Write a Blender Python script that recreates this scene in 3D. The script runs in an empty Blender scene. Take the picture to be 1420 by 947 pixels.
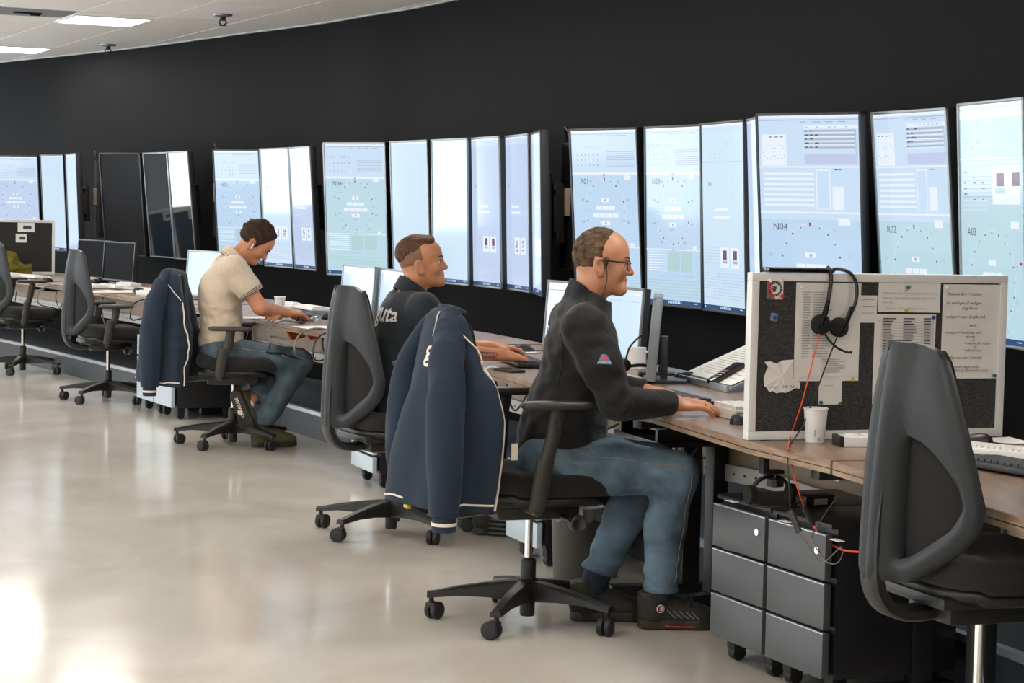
import bpy, bmesh, math, random
import numpy as np
from mathutils import Matrix, Vector

random.seed(7)
PI = math.pi
SC = bpy.context.scene
COL = SC.collection

# ------------------------------------------------------------------ camera
CAM_H = 1.40
F_PX = 2831.6
PITCH, ROLL = math.radians(3.5992), math.radians(1.2691)
_fw = Vector((0, math.cos(PITCH), -math.sin(PITCH)))
_u0 = Vector((0, math.sin(PITCH), math.cos(PITCH)))
_r0 = Vector((1, 0, 0))
_rt = math.cos(ROLL) * _r0 + math.sin(ROLL) * _u0
_up = -math.sin(ROLL) * _r0 + math.cos(ROLL) * _u0
cd = bpy.data.cameras.new('camera')
cd.sensor_fit = 'HORIZONTAL'; cd.sensor_width = 36.0
cd.lens = F_PX / 1420 * 36.0
cd.clip_start = 0.05; cd.clip_end = 200
cam = bpy.data.objects.new('camera', cd); COL.objects.link(cam)
cam.matrix_world = Matrix(((_rt.x, _up.x, -_fw.x, 0), (_rt.y, _up.y, -_fw.y, 0),
                           (_rt.z, _up.z, -_fw.z, CAM_H), (0, 0, 0, 1)))
SC.camera = cam

# ------------------------------------------------------------------ world and exposure
w = bpy.data.worlds.new('world'); SC.world = w; w.use_nodes = True
w.node_tree.nodes['Background'].inputs[0].default_value = (0.86, 0.93, 1.0, 1)
w.node_tree.nodes['Background'].inputs[1].default_value = 4.2      # overcast daylight outside the windows
LAMP_W = 13.8                                                      # watts of one ceiling panel
SC.view_settings.view_transform = 'Standard'
SC.view_settings.look = 'None'
SC.view_settings.gamma = 1.0
SC.view_settings.use_curve_mapping = False
SC.view_settings.exposure = 0.62
EMIT = 0.66                                                        # display brightness that this exposure shows as in the photograph

# ------------------------------------------------------------------ materials
M = {}
def mat(name, col, rough=0.5, metal=0.0, spec=0.5, var=0.0, vscale=8.0, bump=0.0, bscale=60.0, stretch=None,
        emit=None, estr=1.0, coat=0.0, sheen=0.0, sss=0.0, wave=None):
    m = bpy.data.materials.new(name); m.use_nodes = True
    nt = m.node_tree; b = nt.nodes['Principled BSDF']
    b.inputs['Base Color'].default_value = (*col, 1); b.inputs['Roughness'].default_value = rough
    b.inputs['Metallic'].default_value = metal; b.inputs['Specular IOR Level'].default_value = spec
    b.inputs['Coat Weight'].default_value = coat
    b.inputs['Sheen Weight'].default_value = sheen
    if sss:
        b.inputs['Subsurface Weight'].default_value = sss
        b.inputs['Subsurface Radius'].default_value = (0.012, 0.005, 0.003)
    if emit:
        b.inputs['Emission Color'].default_value = (*emit, 1); b.inputs['Emission Strength'].default_value = estr
    tc = nt.nodes.new('ShaderNodeTexCoord'); vec = tc.outputs['Object']
    if stretch:
        mp = nt.nodes.new('ShaderNodeMapping'); mp.inputs['Scale'].default_value = stretch
        nt.links.new(vec, mp.inputs[0]); vec = mp.outputs[0]
    if var:
        n = nt.nodes.new('ShaderNodeTexNoise'); n.inputs['Scale'].default_value = vscale
        n.inputs['Detail'].default_value = 5; nt.links.new(vec, n.inputs['Vector'])
        r = nt.nodes.new('ShaderNodeMapRange'); r.inputs[1].default_value = 0.3; r.inputs[2].default_value = 0.7
        r.inputs[3].default_value = 1 - var; r.inputs[4].default_value = 1 + var
        nt.links.new(n.outputs[0], r.inputs[0])
        mx = nt.nodes.new('ShaderNodeMix'); mx.data_type = 'RGBA'; mx.blend_type = 'MULTIPLY'
        mx.inputs[0].default_value = 1; mx.inputs[6].default_value = (*col, 1)
        nt.links.new(r.outputs[0], mx.inputs[7]); nt.links.new(mx.outputs[2], b.inputs['Base Color'])
    if bump:
        n2 = nt.nodes.new('ShaderNodeTexNoise'); n2.inputs['Scale'].default_value = bscale; n2.inputs['Detail'].default_value = 4
        nt.links.new(vec, n2.inputs['Vector'])
        bp = nt.nodes.new('ShaderNodeBump'); bp.inputs['Strength'].default_value = bump; bp.inputs['Distance'].default_value = 0.01
        nt.links.new(n2.outputs[0], bp.inputs['Height']); nt.links.new(bp.outputs[0], b.inputs['Normal'])
    M[name] = m
    return m
def emat(name, col, s=1.0):
    """light-giving picture on a glossy display glass"""
    m = mat(name, (0.01, 0.01, 0.012), 0.08, spec=0.22, emit=col, estr=s * EMIT); return m

mat('wall_black', (0.0045, 0.0045, 0.0046), 0.65, spec=0.08, var=0.15, vscale=1.2, bump=0.05, bscale=140)
mat('white_wall', (0.85, 0.85, 0.84), 0.7)
mat('ceiling_tile', (0.92, 0.91, 0.89), 0.85, var=0.05, vscale=60, bump=0.1, bscale=220)
mat('ceiling_grid', (0.16, 0.17, 0.18), 0.5)
mat('trim', (0.50, 0.53, 0.55), 0.4)
mat('vent', (0.25, 0.25, 0.26), 0.5)
mat('podium', (0.022, 0.028, 0.036), 0.45, var=0.2, vscale=30)
mat('alu', (0.55, 0.58, 0.62), 0.35, metal=0.8)
mat('steel', (0.62, 0.60, 0.57), 0.28, metal=1.0)
mat('chrome', (0.75, 0.72, 0.68), 0.16, metal=1.0)
mat('panel_beige', (0.42, 0.33, 0.25), 0.6, var=0.12, vscale=5)
mat('tray_white', (0.62, 0.60, 0.57), 0.5)
mat('white_paint', (0.80, 0.79, 0.76), 0.45)
mat('white_plastic', (0.78, 0.76, 0.72), 0.4)
mat('cream_plastic', (0.62, 0.58, 0.50), 0.45)
mat('grey_plastic', (0.20, 0.21, 0.23), 0.45)
mat('pale_cabinet', (0.50, 0.58, 0.64), 0.35)
mat('grey_cabinet', (0.095, 0.102, 0.106), 0.42, metal=0.25, var=0.08, vscale=400)
mat('black_cabinet', (0.012, 0.012, 0.014), 0.35)
mat('black_plastic', (0.013, 0.013, 0.014), 0.42)
mat('black_gloss', (0.008, 0.008, 0.010), 0.12)
mat('dark_bezel', (0.025, 0.027, 0.030), 0.35)
mat('silver_bezel', (0.30, 0.34, 0.36), 0.35, metal=0.6)
mat('chair_shell', (0.016, 0.019, 0.022), 0.42, bump=0.05, bscale=500)
mat('chair_black', (0.016, 0.015, 0.014), 0.42)
mat('chair_pad', (0.036, 0.031, 0.026), 0.45)
mat('chair_fabric', (0.011, 0.010, 0.010), 0.9, bump=0.25, bscale=700, sheen=0.08)
mat('rubber', (0.012, 0.012, 0.012), 0.6)
mat('navy_cloth', (0.012, 0.024, 0.046), 0.9, var=0.12, vscale=300, bump=0.25, bscale=600, sheen=0.04)
mat('piping', (0.80, 0.72, 0.62), 0.7)
mat('yellow_tag', (0.85, 0.68, 0.02), 0.6)
mat('red_cable', (0.85, 0.09, 0.03), 0.4)
mat('orange', (0.85, 0.15, 0.03), 0.6)
mat('black_cable', (0.014, 0.014, 0.014), 0.45)
mat('grey_cable', (0.16, 0.15, 0.14), 0.45)
mat('paper', (0.82, 0.80, 0.75), 0.8, var=0.03, vscale=20)
mat('paper_grey', (0.62, 0.63, 0.65), 0.8)  # evenly grey paper, the sheet's own colour
mat('ink', (0.06, 0.06, 0.07), 0.8)
mat('ink_grey', (0.38, 0.37, 0.36), 0.8)
mat('ink_brown', (0.10, 0.09, 0.07), 0.8)
mat('pin_green', (0.02, 0.16, 0.12), 0.3)
mat('pin_yellow', (0.75, 0.50, 0.04), 0.3)
mat('pin_blue', (0.02, 0.06, 0.25), 0.3)
mat('pin_red', (0.60, 0.03, 0.03), 0.3)
mat('phone_green', (0.016, 0.040, 0.026), 0.4)
mat('blue_clip', (0.16, 0.24, 0.36), 0.4)
mat('emblem_red', (0.70, 0.07, 0.06), 0.6)
mat('olive_cloth', (0.16, 0.14, 0.012), 0.85, var=0.35, vscale=14, bump=0.3, bscale=80)
mat('ceramic', (0.80, 0.79, 0.77), 0.15)
mat('clear_bag', (0.22, 0.22, 0.20), 0.2)
mat('bin_grey', (0.075, 0.072, 0.065), 0.4)
mat('key_dark', (0.035, 0.037, 0.042), 0.5)
mat('key_white', (0.72, 0.71, 0.68), 0.5)
mat('foam', (0.012, 0.011, 0.010), 0.95, bump=0.4, bscale=900)
mat('led_blue', (0.05, 0.05, 0.3), 0.4, emit=(0.15, 0.15, 1.0), estr=1.0)
mat('panel_light', (0.9, 0.9, 0.9), 0.5, emit=(1.0, 0.97, 0.93), estr=7.0)
mat('window_frame', (0.7, 0.7, 0.7), 0.4)
# the worktop: walnut laminate with a grain along the desk
def wood(name, c1, c2, rough):
    m = bpy.data.materials.new(name); m.use_nodes = True; nt = m.node_tree; b = nt.nodes['Principled BSDF']
    tc = nt.nodes.new('ShaderNodeTexCoord'); mp = nt.nodes.new('ShaderNodeMapping')
    mp.inputs['Rotation'].default_value = (0, 0, math.radians(-18)); mp.inputs['Scale'].default_value = (22, 1.6, 60)
    n = nt.nodes.new('ShaderNodeTexNoise'); n.inputs['Scale'].default_value = 1.0; n.inputs['Detail'].default_value = 7; n.inputs['Roughness'].default_value = 0.6
    r = nt.nodes.new('ShaderNodeValToRGB'); r.color_ramp.elements[0].position = 0.32; r.color_ramp.elements[1].position = 0.68
    r.color_ramp.elements[0].color = (*c1, 1); r.color_ramp.elements[1].color = (*c2, 1)
    nt.links.new(tc.outputs['Object'], mp.inputs[0]); nt.links.new(mp.outputs[0], n.inputs['Vector']); nt.links.new(n.outputs[0], r.inputs[0])
    nt.links.new(r.outputs[0], b.inputs['Base Color']); b.inputs['Roughness'].default_value = rough
    M[name] = m
wood('wood_top', (0.20, 0.125, 0.085), (0.33, 0.225, 0.16), 0.32)
wood('wood_edge', (0.22, 0.14, 0.09), (0.44, 0.31, 0.22), 0.4)
# polished off-white screed floor with cloudy trowel marks
def floor_mat():
    m = bpy.data.materials.new('floor_screed'); m.use_nodes = True; nt = m.node_tree; b = nt.nodes['Principled BSDF']
    tc = nt.nodes.new('ShaderNodeTexCoord'); mp = nt.nodes.new('ShaderNodeMapping'); mp.inputs['Scale'].default_value = (1.0, 0.55, 1)
    n = nt.nodes.new('ShaderNodeTexNoise'); n.inputs['Scale'].default_value = 1.7; n.inputs['Detail'].default_value = 6; n.inputs['Distortion'].default_value = 1.2
    r = nt.nodes.new('ShaderNodeValToRGB')
    r.color_ramp.elements[0].position = 0.3; r.color_ramp.elements[0].color = (0.53, 0.485, 0.42, 1)
    r.color_ramp.elements[1].position = 0.7; r.color_ramp.elements[1].color = (0.66, 0.615, 0.545, 1)
    n2 = nt.nodes.new('ShaderNodeTexNoise'); n2.inputs['Scale'].default_value = 5; n2.inputs['Detail'].default_value = 3
    r2 = nt.nodes.new('ShaderNodeMapRange'); r2.inputs[3].default_value = 0.08; r2.inputs[4].default_value = 0.19
    nt.links.new(tc.outputs['Object'], mp.inputs[0]); nt.links.new(mp.outputs[0], n.inputs['Vector']); nt.links.new(n.outputs[0], r.inputs[0])
    nt.links.new(mp.outputs[0], n2.inputs['Vector']); nt.links.new(n2.outputs[0], r2.inputs[0]); nt.links.new(r2.outputs[0], b.inputs['Roughness'])
    nt.links.new(r.outputs[0], b.inputs['Base Color'])
    M['floor_screed'] = m
floor_mat()
# felt of the pin boards: dark grey with pale flecks
def felt(name, c1, c2):
    m = bpy.data.materials.new(name); m.use_nodes = True; nt = m.node_tree; b = nt.nodes['Principled BSDF']
    tc = nt.nodes.new('ShaderNodeTexCoord'); mp = nt.nodes.new('ShaderNodeMapping'); mp.inputs['Scale'].default_value = (90, 90, 260)
    n = nt.nodes.new('ShaderNodeTexNoise'); n.inputs['Scale'].default_value = 1.2; n.inputs['Detail'].default_value = 6; n.inputs['Distortion'].default_value = 2
    r = nt.nodes.new('ShaderNodeValToRGB'); r.color_ramp.elements[0].position = 0.45; r.color_ramp.elements[1].position = 0.8
    r.color_ramp.elements[0].color = (*c1, 1); r.color_ramp.elements[1].color = (*c2, 1)
    nt.links.new(tc.outputs['Object'], mp.inputs[0]); nt.links.new(mp.outputs[0], n.inputs['Vector']); nt.links.new(n.outputs[0], r.inputs[0])
    nt.links.new(r.outputs[0], b.inputs['Base Color']); b.inputs['Roughness'].default_value = 0.95
    M[name] = m
felt('felt', (0.022, 0.022, 0.023), (0.15, 0.146, 0.138))
felt('felt_far', (0.022, 0.022, 0.020), (0.05, 0.05, 0.045))

# ------------------------------------------------------------------ mesh helpers
class MB:
    """collects shapes; build() links them as one mesh object"""
    def __init__(s): s.v = []; s.f = []; s.m = []
    def add(s, verts, faces, mi=0):
        o = len(s.v); s.v += [tuple(p) for p in verts]; s.f += [tuple(i + o for i in f) for f in faces]; s.m += [mi] * len(faces); return s
    def box(s, c, d, rz=0.0, mi=0, ch=0.0):
        """chamfered box with centre c, full size d, turned rz about z"""
        hx, hy, hz = d[0] / 2, d[1] / 2, d[2] / 2
        if ch <= 0 or ch >= min(hx, hy, hz):
            pts = [(x, y, z) for z in (-hz, hz) for y in (-hy, hy) for x in (-hx, hx)]
            fs = [(0, 2, 3, 1), (4, 5, 7, 6), (0, 1, 5, 4), (2, 6, 7, 3), (0, 4, 6, 2), (1, 3, 7, 5)]
        else:
            bm = bmesh.new(); bmesh.ops.create_cube(bm, size=1.0)
            for q in bm.verts: q.co = (q.co.x * d[0], q.co.y * d[1], q.co.z * d[2])
            bmesh.ops.bevel(bm, geom=list(bm.edges), offset=ch, segments=2, affect='EDGES', profile=0.6)
            bm.verts.index_update(); pts = [tuple(q.co) for q in bm.verts]; fs = [tuple(q.index for q in f.verts) for f in bm.faces]; bm.free()
        cz, sz = math.cos(rz), math.sin(rz)
        return s.add([(c[0] + x * cz - y * sz, c[1] + x * sz + y * cz, c[2] + z) for x, y, z in pts], fs, mi)
    def tube(s, pts, r, n=8, mi=0, flat=1.0, closed=False):
        """round tube through pts; r a number or one per point; flat squashes the section sideways"""
        P = [Vector(p) for p in pts]; k = len(P)
        rr = r if isinstance(r, (list, tuple)) else [r] * k
        vs = []; up = None
        for i in range(k):
            if closed: t = (P[(i + 1) % k] - P[i - 1]).normalized()
            else: t = (P[min(i + 1, k - 1)] - P[max(i - 1, 0)]).normalized()
            if up is None:
                a = Vector((0, 0, 1)) if abs(t.z) < 0.9 else Vector((1, 0, 0)); up = (a - t * a.dot(t)).normalized()
            else:
                up = (up - t * up.dot(t)); up = up.normalized() if up.length > 1e-6 else t.orthogonal().normalized()
            sd = t.cross(up)
            for j in range(n):
                q = 2 * PI * j / n
                vs.append(P[i] + up * (math.cos(q) * rr[i]) + sd * (math.sin(q) * rr[i] * flat))
        fs = []
        for i in range(k if closed else k - 1):
            for j in range(n):
                a, b2 = i * n + j, i * n + (j + 1) % n; c, d = ((i + 1) % k) * n + (j + 1) % n, ((i + 1) % k) * n + j
                fs.append((a, b2, c, d))
        if not closed:
            fs.append(tuple(reversed(range(n)))); fs.append(tuple(range((k - 1) * n, k * n)))
        return s.add(vs, fs, mi)
    def lathe(s, prof, c=(0, 0, 0), n=20, mi=0, axis='z'):
        """turn (r, h) profile about an axis"""
        vs = []; k = len(prof)
        for r, hh in prof:
            for j in range(n):
                q = 2 * PI * j / n; x, y, z = r * math.cos(q), r * math.sin(q), hh
                if axis == 'y': x, y, z = x, z, -y
                if axis == 'x': x, y, z = z, x, y
                vs.append((c[0] + x, c[1] + y, c[2] + z))
        fs = [(i * n + j, i * n + (j + 1) % n, (i + 1) * n + (j + 1) % n, (i + 1) * n + j) for i in range(k - 1) for j in range(n)]
        fs.append(tuple(reversed(range(n)))); fs.append(tuple(range((k - 1) * n, k * n)))
        return s.add(vs, fs, mi)
    def prism(s, poly, z0, z1, mi=0):
        n = len(poly)
        vs = [(x, y, z0) for x, y in poly] + [(x, y, z1) for x, y in poly]
        fs = [tuple(reversed(range(n))), tuple(range(n, 2 * n))] + [(i, (i + 1) % n, n + (i + 1) % n, n + i) for i in range(n)]
        return s.add(vs, fs, mi)
    def quad(s, a, b, c, d, mi=0): return s.add([a, b, c, d], [(0, 1, 2, 3)], mi)
    def build(s, name, mats, parent=None, smooth=0.6, fix=True):
        me = bpy.data.meshes.new(name); me.from_pydata(s.v, [], s.f); 
        for q in (mats if isinstance(mats, (list, tuple)) else [mats]): me.materials.append(M[q])
        me.polygons.foreach_set('material_index', s.m)
        if fix:
            bm = bmesh.new(); bm.from_mesh(me); bmesh.ops.recalc_face_normals(bm, faces=bm.faces); bm.to_mesh(me); bm.free()
        return put(name, me, parent, smooth)
def put(name, me, parent=None, smooth=0.6):
    if smooth:
        me.polygons.foreach_set('use_smooth', [True] * len(me.polygons)); me.set_sharp_from_angle(angle=smooth)
    me.update()
    o = bpy.data.objects.new(name, me); COL.objects.link(o)
    if parent: o.parent = parent
    return o
def empty(name, loc=(0, 0, 0), rz=0.0):
    o = bpy.data.objects.new(name, None); o.empty_display_size = 0.1; COL.objects.link(o); o.location = loc; o.rotation_euler = (0, 0, rz); return o
def tag(o, label=None, cat=None, group=None, kind=None):
    if label: o['label'] = label
    if cat: o['category'] = cat
    if group: o['group'] = group
    if kind: o['kind'] = kind
    return o
def copy_tree(o, parent=None):
    c = o.copy(); COL.objects.link(c); c.parent = parent
    for ch in list(o.children): copy_tree(ch, c)
    return c
def text_mesh(body, size, extrude=0.0, shear=0.0, align='LEFT', spacing=1.0, bold=0.0):
    cu = bpy.data.curves.new('text', 'FONT'); cu.body = body; cu.size = size; cu.extrude = extrude; cu.shear = shear
    cu.align_x = align; cu.space_character = spacing; cu.resolution_u = 2; cu.offset = bold
    t = bpy.data.objects.new('text', cu); COL.objects.link(t)
    bpy.context.view_layer.update()
    me = bpy.data.meshes.new_from_object(t.evaluated_get(bpy.context.evaluated_depsgraph_get()))
    bpy.data.objects.remove(t); bpy.data.curves.remove(cu); return me
def spline(pts, n=8):
    """Catmull-Rom through pts"""
    P = [Vector(p) for p in pts]; out = []
    for i in range(len(P) - 1):
        a, b, c, d = P[max(i - 1, 0)], P[i], P[i + 1], P[min(i + 2, len(P) - 1)]
        for k in range(n):
            t = k / n
            out.append(0.5 * ((2 * b) + (c - a) * t + (2 * a - 5 * b + 4 * c - d) * t * t + (3 * b - a - 3 * c + d) * t ** 3))
    out.append(P[-1]); return out
def unit(x, y):
    l = math.hypot(x, y); return x / l, y / l
# ------------------------------------------------------------------ the room
CEIL = 2.90
WALL = [(-9.0, 26.9), (-7.4, 24.5), (-5.53, 21.95), (-4.62, 20.8), (-3.54, 19.4), (-2.5, 17.85), (-1.63, 16.6), (-1.16, 15.78), (-0.53, 14.64),
        (0.68, 11.8), (1.58, 9.35), (2.23, 7.6), (2.68, 6.15), (2.97, 5.1), (3.5, 3.3), (4.3, 0.0), (5.0, -4.0)]
def ribbon(name, line, off0, off1, z0, z1, mats, parent=None, mi=0):
    """solid strip that follows a plan line between two sideways offsets (positive = away from the room)"""
    n = len(line); A = []; B = []
    for i, p in enumerate(line):
        a, b = line[max(i - 1, 0)], line[min(i + 1, n - 1)]
        tx, ty = unit(b[0] - a[0], b[1] - a[1]); nx, ny = -ty, tx        # left of travel; travel runs far -> near, so left is away from the room
        A.append((p[0] + nx * off0, p[1] + ny * off0)); B.append((p[0] + nx * off1, p[1] + ny * off1))
    m = MB(); vs = []
    for i in range(n): vs += [(*A[i], z0), (*B[i], z0), (*B[i], z1), (*A[i], z1)]
    fs = [(0, 1, 2, 3), tuple(4 * (n - 1) + k for k in (3, 2, 1, 0))]
    for i in range(n - 1):
        for k in range(4): fs.append((4 * i + k, 4 * i + (k + 1) % 4, 4 * i + 4 + (k + 1) % 4, 4 * i + 4 + k))
    m.add(vs, fs); return m.build(name, mats, parent, smooth=0.5)
wall_line = [tuple(p) for p in spline([(x, y, 0) for x, y in WALL], 5)]
wall_line = [(p[0], p[1]) for p in wall_line]
tag(ribbon('wall_right', wall_line, 0, 0.15, 0, CEIL, 'wall_black'), 'matt black curved wall behind the row of upright screens', kind='structure')
tag(ribbon('trim_1', wall_line, -0.025, 0.0, CEIL - 0.022, CEIL - 0.001, 'trim'), 'pale metal edge strip between ceiling and black wall', kind='structure')
tag(MB().box((-2, 11.5, -0.05), (16, 32, 0.1)).build('floor', 'floor_screed', smooth=0), 'glossy off-white cast floor', kind='structure')
# walls that the photograph does not show; windows on the left light the room
tag(MB().box((-1.9, -4.1, CEIL / 2), (14.4, 0.2, CEIL)).build('wall_back', 'white_wall', smooth=0), 'white wall behind the viewer', kind='structure')
tag(MB().box((-9.0, 27.0, CEIL / 2), (1.0, 0.2, CEIL)).build('wall_far', 'white_wall', smooth=0), 'white wall at the far end', kind='structure')
m = MB(); WIN = [(-2.5 + 3.6 * k, -0.3 + 3.6 * k) for k in range(8)]
x = -9.1
m.box((x, 11.5, 0.4), (0.2, 31.4, 0.8)); m.box((x, 11.5, 2.75), (0.2, 31.4, 0.3))
ys = [-4.2] + [v for ab in WIN for v in ab] + [27.1]
for a, b in zip(ys[0::2], ys[1::2]): m.box((x, (a + b) / 2, 1.7), (0.2, b - a, 1.8))
tag(m.build('wall_left', 'white_wall', smooth=0), 'white wall with a row of windows', kind='structure')
for k, (a, b) in enumerate(WIN):
    m = MB()
    for yy in (a + 0.03, (a + b) / 2, b - 0.03): m.box((x, yy, 1.7), (0.08, 0.06, 1.8))
    for zz in (0.83, 2.57): m.box((x, (a + b) / 2, zz), (0.08, b - a, 0.06))
    tag(m.build('window_%d' % (k + 1), 'window_frame', smooth=0), 'tall white window in the left wall', kind='structure')
# suspended ceiling: a slab, the dark grid lines and the tiles
GA = math.radians(115.15); AX, AY = math.cos(GA), math.sin(GA); BX, BY = AY, -AX       # the grid's long and short axis
def grid_pt(u, v, z): return (u * AX + v * BX, u * AY + v * BY, z)
U0, V0, DU, DV = 14.735, 3.727, 1.228, 0.645
slab = MB().box((-2, 11.5, CEIL + 0.12), (16, 32, 0.14)).build('ceiling', 'ceiling_grid', smooth=0)
tag(slab, 'white suspended tile ceiling with a dark grid', kind='structure')
LIGHTS = [(1, 0), (4, 0)]
def wall_x(yy):
    for (x0, y0), (x1, y1) in zip(wall_line, wall_line[1:]):
        if y1 <= yy <= y0: return x0 + (x1 - x0) * (y0 - yy) / max(y0 - y1, 1e-6)
    return 5.0 if yy < 0 else -9
tile_me = {}
def tile_mesh(w_, d_):
    key = (round(w_, 3), round(d_, 3))
    if key not in tile_me:
        o = MB().box((0, 0, 0), (d_, w_, 0.02), ch=0.004).build('ceiling_tile', 'ceiling_tile', smooth=0); tile_me[key] = o.data; bpy.data.objects.remove(o)
    return tile_me[key]
rest = MB(); lamps = []; gap = 0.011
for i in range(-16, 10):
    for j in range(-18, 10):
        u, v = U0 + (i + 0.5) * DU, V0 + (j + 0.5) * DV
        X, Y, _ = grid_pt(u, v, 0)
        if not (-9 < X and -4 < Y < 27): continue
        if X > wall_x(Y) + 0.75: continue
        is_l = (i % 3 == 1 and j % 5 == 0)
        if is_l and X > wall_x(Y) - 0.3: is_l = False
        if is_l: lamps.append((i, j, X, Y)); continue
        if (i, j) == (1, -1): continue
        # tiles the picture shows become objects of their own
        if (-1 <= i <= 6 and -1 <= j <= 5):
            o = bpy.data.objects.new('ceiling_tile', tile_mesh(DV - gap, DU - gap)); COL.objects.link(o)
            o.location = (X, Y, CEIL); o.rotation_euler = (0, 0, GA); o.parent = slab
        else: rest.box((X, Y, CEIL), (DU - gap, DV - gap, 0.02), rz=GA)
o = rest.build('ceiling_tile_field', 'ceiling_tile', slab, smooth=0); o['kind'] = 'stuff'
# ceiling light panels: white tray, glowing diffuser, and the light it gives
lamp_data = bpy.data.lights.new('panel_lamp', 'AREA'); lamp_data.shape = 'RECTANGLE'; lamp_data.size = 0.72; lamp_data.size_y = 0.6
lamp_data.energy = LAMP_W; lamp_data.color = (1.0, 0.95, 0.88)
fr = MB()
for sx in (-1, 1): fr.box((sx * (DU / 2 - 0.125), 0, 0), (0.25 - gap, DV - gap, 0.02))
for sx in (-1, 1): fr.box((sx * 0.36, 0, -0.006), (0.02, DV - gap, 0.03)); fr.box((0, sx * (DV / 2 - 0.016), -0.006), (0.72, 0.02, 0.03))
fr_o = fr.build('frame', 'ceiling_tile', smooth=0); df_o = MB().box((0, 0, -0.004), (0.71, DV - 0.05, 0.012)).build('diffuser', 'panel_light', smooth=0)
fr_me, df_me = fr_o.data, df_o.data; bpy.data.objects.remove(fr_o); bpy.data.objects.remove(df_o)
for i, j, X, Y in lamps:
    t = empty('ceiling_light', (X, Y, CEIL), GA)
    lab = {(1, 0): 'bright square ceiling light panel nearer the viewer, right of the grey vent',
           (4, 0): 'bright square ceiling light panel cut by the left edge of the picture'}.get((i, j), 'square ceiling light panel over the part of the room out of view')
    tag(t, lab, 'ceiling light', 'ceiling light panels')
    for nm, me in (('frame', fr_me), ('diffuser', df_me)):
        q = bpy.data.objects.new(nm, me); COL.objects.link(q); q.parent = t
    q = bpy.data.objects.new('lamp', lamp_data); COL.objects.link(q); q.parent = t; q.location = (0, 0, -0.03)
# slot vent beside the first light
t = empty('ceiling_vent', grid_pt(U0 + 1.5 * DU, V0 - 0.5 * DV, CEIL), GA)
tag(t, 'grey slot vent in the ceiling at the upper left corner', 'vent')
MB().box((0.33, 0, 0), (0.55, DV - gap, 0.02)).build('panel', 'ceiling_tile', t, smooth=0)
MB().box((-0.28, 0, 0.004), (0.64, DV - gap, 0.02)).build('slot', 'vent', t, smooth=0)
MB().box((-0.25, 0.02, -0.012), (0.03, 0.22, 0.014)).box((-0.25, -0.04, -0.02), (0.018, 0.08, 0.02)).build('vane', 'black_plastic', t, smooth=0)
# sprinkler heads
def sprinkler(u, v, lab):
    t = empty('sprinkler_head', grid_pt(u, v, CEIL - 0.01)); tag(t, lab, 'sprinkler', 'ceiling sprinklers')
    MB().lathe([(0.001, 0), (0.075, 0), (0.07, -0.014), (0.03, -0.018), (0.001, -0.018)], n=20).build('rosette', 'silver_bezel', t)
    m = MB().lathe([(0.022, -0.018), (0.022, -0.045), (0.012, -0.05)], n=12)
    for s in (-1, 1): m.tube([(s * 0.02, 0, -0.045), (s * 0.03, 0, -0.065), (s * 0.006, 0, -0.085)], 0.006, 6)
    m.lathe([(0.001, -0.085), (0.028, -0.085), (0.028, -0.09), (0.001, -0.09)], n=12).build('nozzle', 'black_plastic', t)
sprinkler(15.445, 4.709, 'small chrome sprinkler under the ceiling, right of the light panel')
sprinkler(19.034, 4.698, 'small chrome sprinkler under the ceiling close above the black wall, farther away')

# ------------------------------------------------------------------ desk line, podium
DESK = [(-6.3, 21.2), (-4.58, 18.21), (-3.28, 15.89), (-2.51, 14.45), (-1.67, 12.49), (-0.97, 11.09), (-0.08, 8.65), (0.337, 7.21), (0.485, 6.99),
        (0.723, 6.117), (0.902, 5.665), (1.18, 4.64), (1.75, 2.4)]
DZ = 0.73
pod_line = [(-7.2, 22.6), (-4.25, 17.75), (-2.85, 15.27), (-1.42, 12.87), (-0.55, 11.05), (0.35, 8.75), (0.92, 7.25), (1.46, 5.85), (1.80, 4.7), (2.4, 2.4)]
tag(ribbon('trim_2', pod_line, 0.0, 1.0, 0.0, 0.16, 'podium'), 'low dark podium step running under the desks', kind='structure')
tag(ribbon('trim_3', pod_line, -0.004, 0.03, 0.145, 0.168, 'alu'), 'thin metal nosing on the podium edge', kind='structure')
# ------------------------------------------------------------------ the upright screens
emat('ui_back', (0.50, 0.67, 0.86), 1.0)
emat('ui_back_green', (0.49, 0.69, 0.78), 1.0)
emat('ui_back_pale', (0.59, 0.76, 0.90), 1.0)
emat('ui_back_lilac', (0.52, 0.64, 0.85), 1.0)
emat('ui_white', (0.80, 0.87, 0.97), 1.0)
emat('ui_light', (0.58, 0.73, 0.90), 1.0)
emat('ui_lilac', (0.52, 0.58, 0.80), 1.0)
emat('ui_grey', (0.40, 0.47, 0.60), 1.0)
emat('ui_green', (0.44, 0.63, 0.66), 1.0)
emat('ui_dark', (0.09, 0.11, 0.16), 1.0)
emat('ui_navy', (0.03, 0.075, 0.20), 1.0)
emat('ui_red', (0.42, 0.03, 0.10), 1.0)
emat('ui_plum', (0.16, 0.08, 0.14), 1.0)
mat('screen_off', (0.005, 0.006, 0.008), 0.25, spec=0.15)
mat('monitor_off', (0.004, 0.004, 0.005), 0.5, spec=0.05)
mat('screen_mirror', (0.010, 0.016, 0.024), 0.04, spec=0.6)
UI = ['ui_white', 'ui_light', 'ui_lilac', 'ui_grey', 'ui_green', 'ui_dark', 'ui_navy', 'ui_red', 'ui_plum']
SW, SH, SD = 0.540, 0.930, 0.045
IW, IH = 0.516, 0.906                       # picture area
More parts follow.
